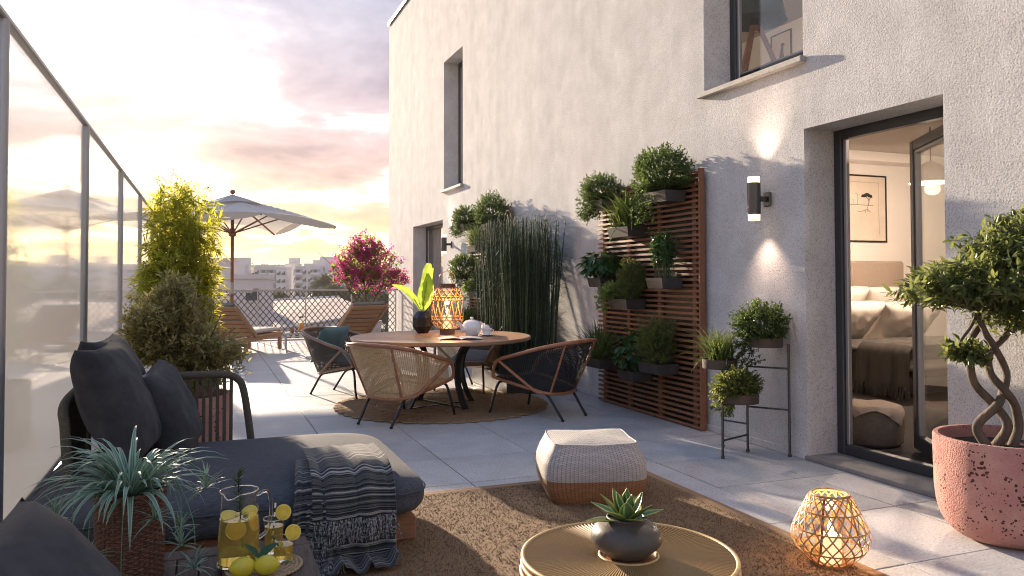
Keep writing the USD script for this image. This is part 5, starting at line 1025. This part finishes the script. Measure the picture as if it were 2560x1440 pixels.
# ------------------------------------------------------------------ rug, pouf
rg = thing('area_rug', 'brown woven rug with a flat border under the coffee table', 'rug', (0, 0, 0))
RX0, RX1, RY0, RY1 = -.55, 2.772, .70, 4.612
part(rg, 'border', J(B(RX0, RY1 - .06, .001, RX1, RY1, .011, .004), B(RX1 - .06, RY0, .001, RX1, RY1 - .0605, .011, .004), B(RX0, RY0, .001, RX0 + .06, RY1 - .0605, .011, .004)), 'jute_edge')
u = np.linspace(RX0 + .06, RX1 - .06, 150); w = np.linspace(RY0, RY1 - .06, 170); P = np.stack(list(np.meshgrid(u, w, indexing='ij')) + [np.zeros((150, 170))], -1); P[..., 2] = .009 + .005 * meshkit.fbm(P * [60, 60, 1.], 2); part(rg, 'pile', grid(P), 'rug_pile', True)
g = rng(44); n = 46000; p0 = np.stack([.30 + g.random(n) * (RX1 - .38), 2.2 + g.random(n) * (RY1 - 2.28), np.full(n, .009)], 1); d0 = g.normal(size=(n, 3)) * [1, 1, .25] + [0, 0, .55]
part(rg, 'tufts', rods(p0, p0 + unit(d0) * .011, .0015, .0010, 3), 'rug_tuft', kind='stuff')
MAT(stage, LK + 'rug_tuft', {'g': ('geometry', {}), 'r': ('rgb_ramp', {'ramp': [(0, (.13, .078, .038)), (.5, (.18, .11, .055)), (.85, (.25, .16, .082)), (1, (.48, .34, .19))]}), 'p': ('principled_bsdf', {'roughness': .9, 'specular_ior_level': .15})}, [('g.random_per_island', 'r.fac'), ('r.color', 'p.base_color')], surface='p.BSDF')
pf = thing('woven_pouf', 'square woven pouf, pale grey above and brown seagrass below', 'pouf', (2.165, 4.23, .0125), -16)
def ring_(s, z, p, n=160): 
    q = np.linspace(0, 2 * PI, n + 1); c, s_ = np.cos(q), np.sin(q); k = (np.abs(c) ** p + np.abs(s_) ** p) ** (-1 / p); return np.stack([c * k * .298 * s, s_ * k * .283 * s, 0 * q + z], 1)
zz = np.array([0, .03, .09, .16, .22, .27, .31, .335]); sc_ = np.array([.86, .93, 1.01, 1.04, 1.02, .95, .865, .82]); px = np.array([6, 6, 5.5, 5, 5, 5.5, 7, 9.])
def wall(z0, z1, n=15):
    Z = np.linspace(z0, z1, n); P = np.stack([ring_(np.interp(z, zz, sc_), z, np.interp(z, zz, px)) for z in Z], 1); 
    for j, z in enumerate(Z):      # corners stand up, edges between them sag
        e = np.abs(P[:, j, 0] / .298 * P[:, j, 1] / .283); P[:, j, 2] = z + np.clip(z - .2, 0, 1) * .10 * (e - .5); 
    ln = np.linspace(0, 1, P.shape[0]); U = np.stack([np.repeat(ln[:, None], n, 1) * 50, np.repeat(Z[None] * 84, P.shape[0], 0)], -1); return P, U
P, U = wall(0, .135); v, f = grid(P); part(pf, 'lower_weave', (v, f), 'seagrass', True, uv=U.reshape(-1, 2)); P, U = wall(.135, .335, 22); v, f = grid(P); part(pf, 'upper_weave', (v, f), 'wool_grey', True, uv=U.reshape(-1, 2))
R0 = P[:, -1]; rr = np.linspace(1, .02, 14); Q = np.stack([np.column_stack([R0[:, 0] * k, R0[:, 1] * k, R0[:, 2] * k ** 2 + (1 - k ** 2) * .349]) for k in rr], 1)
v, f = grid(Q); part(pf, 'top_weave', (v, f), 'wool_grey', True, uv=np.stack([v[:, 0] * 46, v[:, 1] * 42], 1)); part(pf, 'seam', tube(R0[:-1] + [0, 0, .001], .0035, 5, True), 'wool_seam', True)
pm('wool_seam', (.50, .475, .45), .9)

# ------------------------------------------------------------------ wire coffee table, bowl, agave
CX, CY, CR = 1.432, 2.492, .382
ct = thing('coffee_table', 'round drum coffee table of gold coloured cords standing on the rug', 'coffee table', (CX, CY, .0145))
def ringt(r, z, w, n=72): q = np.arange(n) * 2 * PI / n; return tube(np.stack([r * np.cos(q), r * np.sin(q), 0 * q + z], 1), w, 8, True)
part(ct, 'top_ring', ringt(CR, .286, .0085), 'gold_wire', True); part(ct, 'inner_ring', ringt(.104, .286, .007), 'gold_wire', True); part(ct, 'centre_plate', lathe([(0, .279), (.10, .279), (.10, .284), (0, .284)], 40), 'rattan_pole', 30)
for i, z in enumerate((.262, .236, .21, .182)): part(ct, 'side_ring', ringt(CR + .002 + .004 * (i % 2), z, .0075), 'gold_wire', True)
part(ct, 'base_ring', ringt(.30, .009, .0085), 'gold_wire', True)
q = np.arange(150) * 2 * PI / 150; part(ct, 'top_cords', rods(np.stack([.106 * np.cos(q), .106 * np.sin(q), 0 * q + .286], 1), np.stack([CR * np.cos(q), CR * np.sin(q), 0 * q + .287], 1), .0026, .0046, 5), 'gold_cord', kind='stuff')
q = np.arange(64) * 2 * PI / 64; part(ct, 'side_cords', J(rods(np.stack([CR * np.cos(q), CR * np.sin(q), 0 * q + .28], 1), np.stack([.30 * np.cos(q + .3), .30 * np.sin(q + .3), 0 * q + .012], 1), .0028), rods(np.stack([CR * np.cos(q), CR * np.sin(q), 0 * q + .28], 1), np.stack([.30 * np.cos(q - .3), .30 * np.sin(q - .3), 0 * q + .012], 1), .0028)), 'gold_wire', kind='stuff')
part(ct, 'under_tray', lathe([(0, .262), (CR - .02, .262), (CR - .02, .266), (0, .266)], 48), 'jute_edge')
bw = thing('bronze_bowl', 'squat dark bronze bowl with an agave on the cord coffee table', 'bowl', (CX - .008, CY + .002, .0145 + .2865))
bpf = spline([(0.0, 0, .0), (.062, 0, .001), (.085, 0, .012), (.122, 0, .045), (.128, 0, .072), (.112, 0, .103), (.078, 0, .122), (.066, 0, .127)], 5); pr3 = [(max(0, b[0]), max(0, b[2])) for b in bpf] + [(.066, .131), (.071, .133), (.071, .139), (.064, .140), (.061, .130), (.060, .11), (0, .105)]
part(bw, 'body', lathe(pr3, 56), 'bowl_bronze', True); part(bw, 'soil', lathe([(.060, .112), (0, .118)], 20), 'soil', True)
MAT(stage, LK + 'agave', {'uv': ('uvmap', {'attribute': 'st'}), 's': ('separate_xyz', {}), 'r': ('rgb_ramp', {'ramp': [(0, (.36, .38, .10)), (.09, (.30, .35, .09)), (.16, (.085, .165, .060)), (.5, (.10, .20, .095)), (.84, (.085, .165, .060)), (.91, (.30, .35, .09)), (1, (.36, .38, .10))]}), 'p': ('principled_bsdf', {'roughness': .33, 'specular_ior_level': .5}), 't': ('translucent_bsdf', {'color': (.30, .42, .12)}), 'm': ('mix_closure', {'fac': .15})},
    [('uv.UV', 's.vector'), ('s.x', 'r.fac'), ('r.color', 'p.base_color'), ('p.BSDF', 'm.closure1'), ('t.BSDF', 'm.closure2')], surface='m.closure')
ag = thing('agave_plant', 'green agave rosette with pale leaf edges growing in the bronze bowl', 'plant', (CX - .008, CY + .002, .0145 + .2865 + .112))
g = rng(6)
for k in range(18):
    a_ = k * 2.39996; f = k / 17; el = 1.38 - f * 1.22 + .08 * g.normal(); Lf = .098 + .05 * f; w0 = .047 + .006 * g.random(); d = np.array([math.cos(a_) * math.cos(el), math.sin(a_) * math.cos(el), math.sin(el)]); s_ = np.array([-math.sin(a_), math.cos(a_), 0]); nrm = np.cross(d, s_); nrm = nrm if nrm[2] > 0 else -nrm
    t_ = np.linspace(0, 1, 9); hw = w0 / 2 * np.array([.55, .72, .9, 1., .98, .86, .64, .33, .03]); P = np.zeros((9, 5, 3)); U = np.zeros((9, 5, 2))
    for j, b in enumerate((-1, -.5, 0, .5, 1)):
        P[:, j] = np.array([0, 0, .004]) + d * (t_ * Lf)[:, None] + s_ * (b * hw)[:, None] + nrm * ((abs(b) ** 2) * hw * .45 - .012 * t_ + .03 * (t_ ** 2) * (1 - f))[:, None] + d * .012; U[:, j, 0] = (b + 1) / 2; U[:, j, 1] = t_
    v, f_ = grid(P); tv, tf2 = thick((v, f_), .0022); part(ag, 'leaf', (tv, tf2), 'agave', True, uv=np.vstack([U.reshape(-1, 2)] * 2))

# ------------------------------------------------------------------ rattan floor lamp
rl_ = thing('rattan_lamp', 'pear shaped woven rattan floor lamp, lit, at the rug corner', 'lamp', (2.635, 2.775, .0125)); UsdGeom.Xformable(stage.GetPrimAtPath(rl_)).AddScaleOp().Set(Gf.Vec3f(.90, .90, .885))
pl = spline([(.078, 0, .012), (.105, 0, .028), (.15, 0, .075), (.181, 0, .13), (.176, 0, .18), (.148, 0, .245), (.120, 0, .30), (.104, 0, .335), (.085, 0, .352)], 4); prl = [(b[0], b[2]) for b in pl]
for s in strips_on(prl, 20, .30, .0080, 1, 34): part(rl_, 'strip', s, 'bamboo_strip', True)
for s in strips_on(prl, 20, .30, .0080, -1, 34, .5): part(rl_, 'strip', s, 'bamboo_strip', True)
zs = [b[1] for b in prl]; 
for z in (.085, .19, .275): part(rl_, 'hoop', hoop(np.interp(z, zs, [b[0] for b in prl]) + .004, z), 'bamboo_strip')
part(rl_, 'top_rim', tube(np.stack([.087 * np.cos(a), .087 * np.sin(a), 0 * a + .354], 1), .009, 8, True, flat=.8), 'bamboo_strip', True); part(rl_, 'base', lathe([(0, .0), (.085, .0), (.085, .014), (0, .014)], 36), 'bamboo_strip', 30)
for k in range(4): part(rl_, 'upright', bar((.150 * math.cos(k * PI / 2 + .5), .150 * math.sin(k * PI / 2 + .5), .09), (.088 * math.cos(k * PI / 2 + .5), .088 * math.sin(k * PI / 2 + .5), .345), .012, .004), 'wood_dark')
part(rl_, 'glass_cylinder', lathe([(.075, .016), (.075, .30)], 32), 'lantern_glass', True); part(rl_, 'candle', lathe([(0, .015), (.05, .015), (.05, .15), (0, .155)], 24), 'candle_wax', 40); part(rl_, 'flame', lathe([(0, .156), (.013, .17), (.015, .19), (.005, .22), (0, .235)], 10), 'candle_glow', True)
MAT(stage, LK + 'candle_wax', {'e': ('emission', {'color': (1., .66, .34), 'strength': .9}), 'd': ('diffuse_bsdf', {'color': (.75, .65, .5)}), 'm': ('mix_closure', {'fac': .6})}, [('d.BSDF', 'm.closure1'), ('e.emission', 'm.closure2')], surface='m.closure')
sphere_light(rl_ + '/light', (0, 0, .26), .03, .7, (1., .60, .26))

# ------------------------------------------------------------------ bedroom behind the open door
pm('linen_white', (.66, .60, .55), .95, (.60, .55, .50), 60., 3., bump=.2, bscale=120.); pm('duvet_brown', (.050, .040, .034), .95, (.036, .029, .025), 30., 4., bump=.4, bscale=200., sheen=.2)
pm('headboard_cloth', (.40, .32, .26), .95, (.34, .27, .22), 90., 4., bump=.4, bscale=240.); pm('throw_wool', (.10, .085, .075), .95, (.045, .04, .037), 110., 2., stretch=(1, 5, 1), bump=.5, bscale=200.)
pm('picture_paper', (.66, .58, .49), .8, (.58, .50, .42), 3., 4.); pm('ink', (.02, .018, .017), .8); pm('frame_black', (.015, .014, .013), .4); pm('pouf_cloth', (.16, .13, .105), .95, (.12, .10, .08), 60., 4., bump=.4, bscale=200.)
ZF = .0345
bd = thing('bed', 'bed with a beige headboard, dark duvet and white sheets inside the bedroom', 'bed', (0, 0, 0))
part(bd, 'headboard', B(6.55, 8.03, ZF, 9.0, 8.145, 1.53, .03), 'headboard_cloth'); part(bd, 'bed_frame', B(6.80, 6.08, ZF + .05, 8.85, 8.025, .26, .01), 'frame_black')
v, f = squircle(2.08, 2.02, .26, 9, 3.4, 4); part(bd, 'mattress', (v + [7.83, 7.03, .40], f), 'linen_white', True)
v, f = squircle(2.20, 1.46, .17, 8, 3., 8, .02); part(bd, 'duvet', (v + [7.83, 6.66, .50], f), 'duvet_brown', True)
def hang(y0, y1, x, z0, z1, amp, seed, n=60):
    u = np.linspace(0, 1, n); w = np.linspace(0, 1, 14); P = np.zeros((n, 14, 3))
    for i, a in enumerate(u): P[i, :, 1] = y0 + (y1 - y0) * a + .10 * w * np.sin(a * 5 + seed); P[i, :, 0] = x - amp * (.3 + w) * (1 + np.sin(a * 23 + seed + w * 1.5) * .6 + np.sin(a * 41 + seed * 2) * .4); P[i, :, 2] = z0 + (z1 - z0) * w
    return thick(grid(P), .008)
part(bd, 'duvet_fall', hang(5.95, 7.36, 6.755, .53, .07, .030, 1), 'duvet_brown', True)
for k, (x, y, z, rz_, lab) in enumerate(((7.25, 7.30, .78, 10, 'big white pillow in front on the bed'), (8.20, 7.36, .76, -4, 'white pillow beside the big one on the bed'), (7.40, 7.68, .93, 4, 'white pillow at the back against the headboard'), (8.35, 7.72, .92, -4, 'white pillow at the back, further from the door'))):
    t = thing('bed_pillow', lab, 'pillow', (x, y, z), rz_, 'white pillows on the bed'); part(t, 'cover', merge(T(cushion(.94, .62, .28, .45, 22, 30 + k, .018, .5), rx=-(50 + 10 * (k > 1)))), 'linen_white', True)
bt = thing('bed_throw', 'dark herringbone wool throw with a fringe hanging over the side of the bed', 'blanket', (0, 0, 0))
P = np.zeros((40, 30, 3))
for i, a in enumerate(np.linspace(0, 1, 40)):
    for k, b in enumerate(np.linspace(0, 1, 30)):
        w = .010 * (math.sin(a * 15) + math.sin(a * 27 + b * 3)) * (.4 + b); s = b * 1.3
        xx, zz_ = (7.55 - s, .598 - .01 * b) if s < .78 else (6.77 - .10 * math.sin(min(1, (s - .78) / .15) * PI / 2) - .05 * (s - .78), .590 - max(0, s - .81) * .85)
        P[i, k] = (xx - w * (s > .78), 5.93 + a * .62 + .10 * b * (a - .3), zz_ + (w if s < .78 else 0) + .012)
part(bt, 'cloth', thick(grid(P), .006), 'throw_wool', True); e = P[:, -1]; g = rng(9); k = g.random(110) * 38.9; i = k.astype(int); p = e[i] + (e[i + 1] - e[i]) * (k - i)[:, None]; q = p + np.stack([-.012 + g.normal(size=110) * .01, g.normal(size=110) * .018, -.11 - .04 * g.random(110)], 1)
part(bt, 'fringe', rods(p, q, .005, .0035, 5), 'throw_wool', kind='stuff')
pfn = thing('bedroom_pouf', 'brown upholstered pouf just inside the balcony door', 'pouf', (4.76, 4.58, ZF)); part(pfn, 'body', lathe([(0, .001), (.19, .001), (.222, .03), (.235, .15), (.222, .26), (.19, .292), (0, .30)], 40), 'pouf_cloth', True)
cl = thing('beige_cloth', 'beige cloth thrown over the bedroom pouf', 'cloth', (4.76, 4.58, ZF)); P = np.zeros((30, 24, 3))
for i, a in enumerate(np.linspace(-1, 1, 30)):
    for k, b in enumerate(np.linspace(-1.25, .9, 24)):
        x, y = a * .20 + .05 * b, -b * .26; x, y = x * .75 + y * .65, y * .75 - x * .65; r = math.hypot(x, y); rr_ = min(r, .240 + .015 * math.sin(a * 9)); s_ = rr_ / max(r, 1e-6); P[i, k] = (x * s_, y * s_, .312 - max(0, r - .21) * 1.0 - .02 * (r / .26) ** 2 + .005 * math.sin(a * 6 + b * 3))
part(cl, 'cloth', thick(grid(P), .005), 'headboard_cloth', True)
def picture(label, o, ux, w, h, art):
    t = thing('framed_picture', label, 'picture', o, ux, 'framed pictures indoors'); fr = .022
    part(t, 'frame', J(B(-w / 2, 0, -h / 2, -w / 2 + fr, .025, h / 2), B(w / 2 - fr, 0, -h / 2, w / 2, .025, h / 2), B(-w / 2 + fr, 0, h / 2 - fr, w / 2 - fr, .025, h / 2), B(-w / 2 + fr, 0, -h / 2, w / 2 - fr, .025, -h / 2 + fr)), 'frame_black'); part(t, 'print', B(-w / 2 + fr, .008, -h / 2 + fr, w / 2 - fr, .014, h / 2 - fr), 'picture_paper'); art(t)
def flatp(pts, y=.0072): return (lambda m: (np.stack([m[0][:, 0], y - m[0][:, 2], m[0][:, 1]], 1), m[1]))(prism(Polygon(pts), .001))
def strokes(t, name, lines, r=.003): part(t, name, J(*[tube([(a, .007, b), (c, .007, d)], r, 4) for a, b, c, d in lines]), 'ink')
def art1(t):
    strokes(t, 'horizon_stroke', [(-.33, .05, .16, .045)]); strokes(t, 'tree_trunk', [(.07, .05, .085, .09), (.085, .09, .075, .13), (.075, .13, .03, .16), (.085, .11, .105, .15)], .0045)
    g = rng(3); part(t, 'tree_crown', J(*[flatp([(x + r * math.cos(k), z + r * .45 * math.sin(k)) for k in np.linspace(0, 2 * PI, 9)[:-1]], .0070 - .00015 * i) for i, (x, z, r) in enumerate([(0, .175, .05), (.05, .19, .055), (.10, .175, .045), (-.03, .165, .03), (.12, .16, .025)])]), 'ink')
    strokes(t, 'reflection', [(.07, .04, .05, -.0), (.05, .0, .0, -.03), (.05, 0, .06, -.05), (.0, -.03, -.12, -.05), (.06, -.01, .11, -.05), (.02, -.02, .02, -.06)], .0025); strokes(t, 'street_lamps', [(-.12, .05, -.12, .19), (-.12, .19, -.16, .20), (-.20, .05, -.20, .12), (-.20, .12, -.225, .125)], .002)
    strokes(t, 'mount_line', [(.26, -.36, .26, .36), (-.3, .36, .26, .36)], .0012)
picture('black framed ink drawing of a lone tree above the headboard', (8.38, 8.121, 2.25), 0, .80, .92, art1)
def art2(t):
    part(t, 'bird_body', flatp([(-.07, -.30), (-.085, -.15), (-.06, .02), (-.02, .15), (.0, .24), (.05, .26), (.10, .235), (.065, .21), (.055, .15), (.075, .02), (.085, -.12), (.06, -.30)]), 'pouf_cloth'); part(t, 'wing', flatp([(.01, -.25), (.03, -.05), (.06, .0), (.085, -.12), (.05, -.28)], .0055), 'ink'); part(t, 'cap', flatp([(-.005, .235), (.0, .265), (.05, .28), (.085, .25), (.05, .245)], .0055), 'ink')
picture('black framed print of a standing bird behind the upper window', (9.470, 11.02, 5.18), -90, .52, .95, art2)
pl_ = thing('pendant_lamp', 'lit pendant lamp with a pale dome shade hanging in the bedroom', 'pendant lamp', (7.52, 6.35, 0))
part(pl_, 'shade', lathe([(.02, 2.60), (.09, 2.57), (.18, 2.48), (.22, 2.36), (.215, 2.36), (.175, 2.475), (.088, 2.56), (.02, 2.59)], 32), 'linen_white', True); part(pl_, 'cord', tube([(0, 0, 2.60), (0, 0, 2.98)], .006, 6), 'frame_black'); part(pl_, 'bulb', lathe([(0, 2.38), (.035, 2.40), (.045, 2.44), (.02, 2.50), (0, 2.51)], 16), 'lamp_glow', True)
sphere_light(pl_ + '/light', (0, 0, 2.30), .08, 24., (1., .76, .57))
wl = thing('ceiling_lamp', 'lit round lamp on the bedroom ceiling near the balcony door', 'ceiling lamp', (6.2, 3.6, 0)); part(wl, 'body', lathe([(0, 2.90), (.16, 2.905), (.18, 2.93), (.18, 2.984), (0, 2.984)], 32), 'lamp_frost', 30); sphere_light(wl + '/light', (0, 0, 2.80), .08, 12., (1., .76, .57))
tl = thing('tripod_lamp', 'wooden tripod lamp with a dark green shade behind the upper window', 'lamp', (4.95, 6.12, 3.085))
part(tl, 'shade', lathe([(.30, .70), (.24, .98), (.236, .98), (.296, .70)], 40), 'shade_green', True)
pm('shade_green', (.055, .075, .066), .9); part(tl, 'socket', lathe([(0, .66), (.028, .66), (.028, .74), (0, .74)], 14), 'frame_black')
for k in range(3): 
    b = k * 2 * PI / 3 + 3.5; part(tl, 'leg', bar((.035 * math.cos(b), .035 * math.sin(b), .655), (.30 * math.cos(b), .30 * math.sin(b), .0), .035, .045, .004), 'rattan_pole')
part(tl, 'hub', lathe([(0, .60), (.05, .60), (.05, .66), (0, .66)], 12), 'rattan_pole')
cb = thing('ceiling_lamp', 'lit round lamp on the ceiling of the room behind the upper window', 'ceiling lamp', (6.6, 7.2, 0)); part(cb, 'body', lathe([(0, 5.70), (.2, 5.705), (.22, 5.73), (.22, 5.778), (0, 5.778)], 32), 'lamp_frost', 30); sphere_light(cb + '/light', (0, 0, 5.6), .08, 30., (1., .72, .55))
cu = thing('curtain', 'brown curtain hanging in the room behind the far balcony door', 'curtain', (W + .42, 15.2, 0)); u = np.linspace(0, 1, 60); P = np.stack([np.stack([.03 * np.sin(u * 44), -.45 + u * .9, np.full(60, z)], 1) for z in (.05, 2.5)], 1); part(cu, 'cloth', thick(grid(P), .004), 'headboard_cloth', True)

# ------------------------------------------------------------------ the town beyond, some ten metres lower
ZG = -11.
gp = np.array([[-2500., -600., ZG], [3000., -600., ZG], [3000., 4000., ZG], [-2500., 4000., ZG]]); top('ground', (gp, np.array([[0, 1, 2], [0, 2, 3]])), 'town_ground', kind='structure')
part(house, 'lower_storeys', B(GX - .1, -1.5, ZG + .01, W - .002, END + .1, -.34), 'slab_edge')
FH = unit(np.array([sy, cy, 0.])); RH = np.array([cy, -sy, 0.])
def far(px, D): p = FH * D + RH * ((px - 1280) / FPX * D); return p[0], p[1]
def zat(py, D): return 1.3 + (698 - py) / FPX * D
def block(px0, px1, D, ytop, depth, label, mat='town_wall', storeys=4, cols=(), balc=(), z0=ZG, rz=None, sh_=3.0, boxes=()):
    "an apartment block: across the view from px0 to px1 at distance D; cols windows per bay, balc bays of balconies"
    a, b = np.array(far(px0, D)), np.array(far(px1, D)); w = np.linalg.norm(b - a); ang = math.degrees(math.atan2(b[1] - a[1], b[0] - a[0])) + (rz or 0); zt = zat(ytop, D)
    t = thing('apartment_block', label, 'building', (*a, 0), ang, 'apartment blocks of the town beyond the railing')
    part(t, 'wall', B(0, 0, z0, w, depth, zt), mat); part(t, 'parapet', J(B(-.12, -.12, zt, w + .12, .25, zt + .55), B(-.12, depth - .25, zt, w + .12, depth + .12, zt + .55), B(-.12, .25, zt, .25, depth - .25, zt + .55), B(w - .25, .25, zt, w + .12, depth - .25, zt + .55)), mat)
    part(t, 'flat_roof', B(.26, .26, zt + .002, w - .26, depth - .26, zt + .05), 'town_roof')
    for (x, ww, hh) in boxes: part(t, 'roof_box', B(x * w, depth * .25, zt + .06, x * w + ww, depth * .6, zt + hh), mat)
    for s in range(storeys):
        zc = zt - 1.9 - s * sh_
        if zc < z0 + 1: break
        for x in cols:
            wd = part(t, 'window', B(x * w - .75, -.05, zc - .65, x * w + .75, .12, zc + .75), 'town_window'); part(wd, 'window_sill', B(x * w - .9, -.16, zc - .80, x * w + .9, .0, zc - .66), 'town_wall'); part(wd, 'shutter', B(x * w - .75, -.09, zc + .25, x * w + .1, -.051, zc + .75), 'town_wall')
        for x in balc:
            lg = part(t, 'loggia', B(x * w - 1.7, -.04, zc - 1.0, x * w + 1.7, .10, zc + 1.15), 'town_shade'); part(lg, 'parapet', B(x * w - 1.8, -1.2, zc - 1.25, x * w + 1.8, -1.05, zc - .15), mat); part(lg, 'floor', B(x * w - 1.8, -1.049, zc - 1.25, x * w + 1.8, -.041, zc - 1.08), mat); part(lg, 'door', B(x * w - .9, -.08, zc - 1.0, x * w + .5, -.042, zc + .9), 'town_window')
    return t
block(512, 577, 150, 652, 4, 'tall blank pinkish block at the edge of the town, behind the parasol pole', 'town_wall_pink', 2, (), ())
block(505, 652, 92, 697, 3, 'long low pinkish building right behind the parasol pole and mesh railing', 'town_wall_pink', 1, (.86,), ())
block(652, 668, 95.2, 699, 2.5, 'narrow pink annexe at the end of the long low building', 'town_wall_pink', 1, (), ())
block(556, 612, 300, 664, 7, 'pale block with a column of windows just beside the parasol pole', 'town_wall', 5, (.15, .5), (), boxes=((.3, 7, 3.2),))
block(606, 640, 310, 672, 7, 'plain white block between two blocks with loggias', 'town_wall', 4, (.82,), ())
block(636, 690, 305, 669, 7, 'white block with a row of open top floor loggias', 'town_wall', 5, (.12,), (.45, .80))
block(690, 716, 302, 671, 7, 'white block with small windows in the middle of the row', 'town_wall', 5, (.25, .72), ())
block(713, 742, 318, 662, 7, 'taller blank white block in the middle of the row', 'town_wall', 4, (), (), boxes=((.2, 4, 3),))
block(738, 798, 300, 668, 7, 'white block with loggias on both flanks and small windows', 'town_wall', 5, (.38, .62), (.14, .86))
block(792, 838, 306, 664, 7, 'white block beside the flowering tree with a roof box', 'town_wall', 5, (.75,), (.2,), boxes=((.1, 7, 3.5),))
block(838, 905, 296, 672, 7, 'white block behind the flowering tree', 'town_wall', 5, (.3, .7), (.5,))
block(905, 985, 285, 676, 7, 'pale block between flowering tree and house corner', 'town_wall', 5, (.2, .5, .8), ())
block(640, 700, 420, 664, 14, 'farther white block peeping over the row, roof only', 'town_wall', 2, (), ()); block(760, 820, 430, 661, 14, 'farther pale block behind the row, with a low roof', 'town_wall', 2, (), (), boxes=((.3, 6, 2.5),))
block(300, 420, 190, 690, 16, 'pale block seen through the etched glass screen', 'town_wall', 4, (.2, .5, .8), ()); block(80, 260, 170, 705, 16, 'white block seen low through the nearest glass', 'town_wall', 4, (.2, .5, .8), ())
# the wide low building with the shallow roof below the railing
def low_house():
    t = thing('low_building', 'wide low lavender building with a shallow cream hipped roof below the railing', 'building')
    a, b, c, d = (np.array([*far(560, 92), 0]), np.array([*far(925, 156), 0]), np.array([*far(850, 225), 0]), np.array([*far(600, 190), 0])); ze = -5.4; zr = -2.7
    def quad(*p): return np.array(p), np.array([[0, 1, 2], [0, 2, 3]])
    Z = np.array([0, 0, 1.]); base = [a, b, c, d]
    part(t, 'wall', J(*[quad(p + Z * ZG, q + Z * ZG, q + Z * ze, p + Z * ze) for p, q in zip(base, base[1:] + base[:1])]), 'town_wall')
    m1, m2 = np.array([*far(655, 145), 0]), np.array([*far(846, 178), 0]); o = [p + unit(p - (a + b + c + d) / 4) * .9 for p in base]
    part(t, 'roof', J(quad(o[0] + Z * ze, o[1] + Z * ze, m2 + Z * zr, m1 + Z * zr), (np.array([o[1] + Z * ze, o[2] + Z * ze, m2 + Z * zr]), np.array([[0, 1, 2]])), quad(o[2] + Z * ze, o[3] + Z * ze, m1 + Z * zr, m2 + Z * zr), (np.array([o[3] + Z * ze, o[0] + Z * ze, m1 + Z * zr]), np.array([[0, 1, 2]]))), 'town_cream')
    part(t, 'eaves', tube([p + Z * (ze - .12) for p in o], .22, 4, True), 'town_wall'); part(t, 'ridge', tube([m1 + Z * zr, m2 + Z * zr], .25, 5), 'town_wall')
    u = unit(b - a); n_ = np.array([u[1], -u[0], 0])
    for k, s in enumerate((.14, .30, .36, .52, .58, .76, .84)):
        p = a + (b - a) * s + n_ * .06; q = p + u * (2.2 if k % 2 else 1.6); part(t, 'window', quad(p + Z * -8.6, q + Z * -8.6, q + Z * -6.9, p + Z * -6.9), 'town_window')
pm('town_cream', (.42, .32, .26), .9, (.36, .27, .22), .3, 4.)
low_house()
def town_tree(px, D, r, h, seed, label):
    x, y = far(px, D); t = thing('town_tree', label, 'tree', (x, y, ZG), 0, 'trees of the town below the terrace'); part(t, 'trunk', tube([(0, 0, 0), (.2, 0, h * .35), (0, .1, h * .6)], [.35, .28, .12], 8), 'town_bark', True)
    P, d = inside(1500, (0, 0, h - r * .8), (r, r, r * .8), seed, .5, .25); part(t, 'crown', leaves(P, d + rng(seed).normal(size=P.shape) * .8, r * .22, r * .16, seed), 'town_tree', kind='stuff')
for i, (px, D, r, h, lab) in enumerate([(812, 215, 4.2, 12.6, 'round brown green tree just above the railing, left of the flowering tree'), (838, 205, 4.5, 10.2, 'dark tree below the flowering tree, left of its trunks'), (880, 200, 5., 9.6, 'broad dark tree beyond the railing, behind the flowering trunks'), (930, 190, 4.4, 9.2, 'dark tree below the flowering tree, right of its trunks'), (966, 180, 4., 9., 'dark tree beside the house corner, beyond the railing'), (700, 230, 3.6, 8.2, 'small dark tree at the foot of the apartment row')]): town_tree(px, D, r, h, 200 + i, lab)
# wooded ridge on the horizon
n = 90; P = np.zeros((n, 8, 3)); g = rng(15)
for i, px in enumerate(np.linspace(-400, 1700, n)):
    for k, (D, f) in enumerate(((700, 0), (850, .35), (1000, .7), (1150, .92), (1300, 1.), (1450, .9), (1700, .5), (2000, 0))):
        x, y = far(px, D); P[i, k] = (x, y, ZG + f * (24 + 10 * meshkit.fbm(np.array([[px * .004, 0, 0]]), 3)[0]))
top('wooded_hill', grid(P), 'hill_green', kind='structure', smooth=True)
m = 5000; i = g.integers(0, n - 1, m); f = g.random(m); k = g.integers(0, 4, m); h = g.random(m); p = P[i, k] * (1 - f)[:, None] * (1 - h)[:, None] + P[i + 1, k] * (f * (1 - h))[:, None] + P[i, k + 1] * ((1 - f) * h)[:, None] + P[i + 1, k + 1] * (f * h)[:, None]
q = np.repeat(p, 7, 0) + g.normal(size=(m * 7, 3)) * [3., 3., 2.] + [0, 0, 3.]
top('hill_woods', leaves(q, g.normal(size=q.shape) + [0, 0, .5], 4.5, 3.6, 3), 'town_tree', kind='stuff', label='far woods covering the ridge on the skyline')

MAT(stage, LK + 'haze', {'v': ('principled_volume', {'color': (.95, .93, .92), 'density': .00009, 'anisotropy': .45})}, [], volume='v.volume')
top('haze', B(-2510, -610, -12., 3010, 4010, 45.), 'haze', kind='stuff')

for path_, m_ in pending:
    if m_: UsdShade.MaterialBindingAPI.Apply(stage.GetPrimAtPath(path_)).Bind(UsdShade.Material.Get(stage, LK + m_))
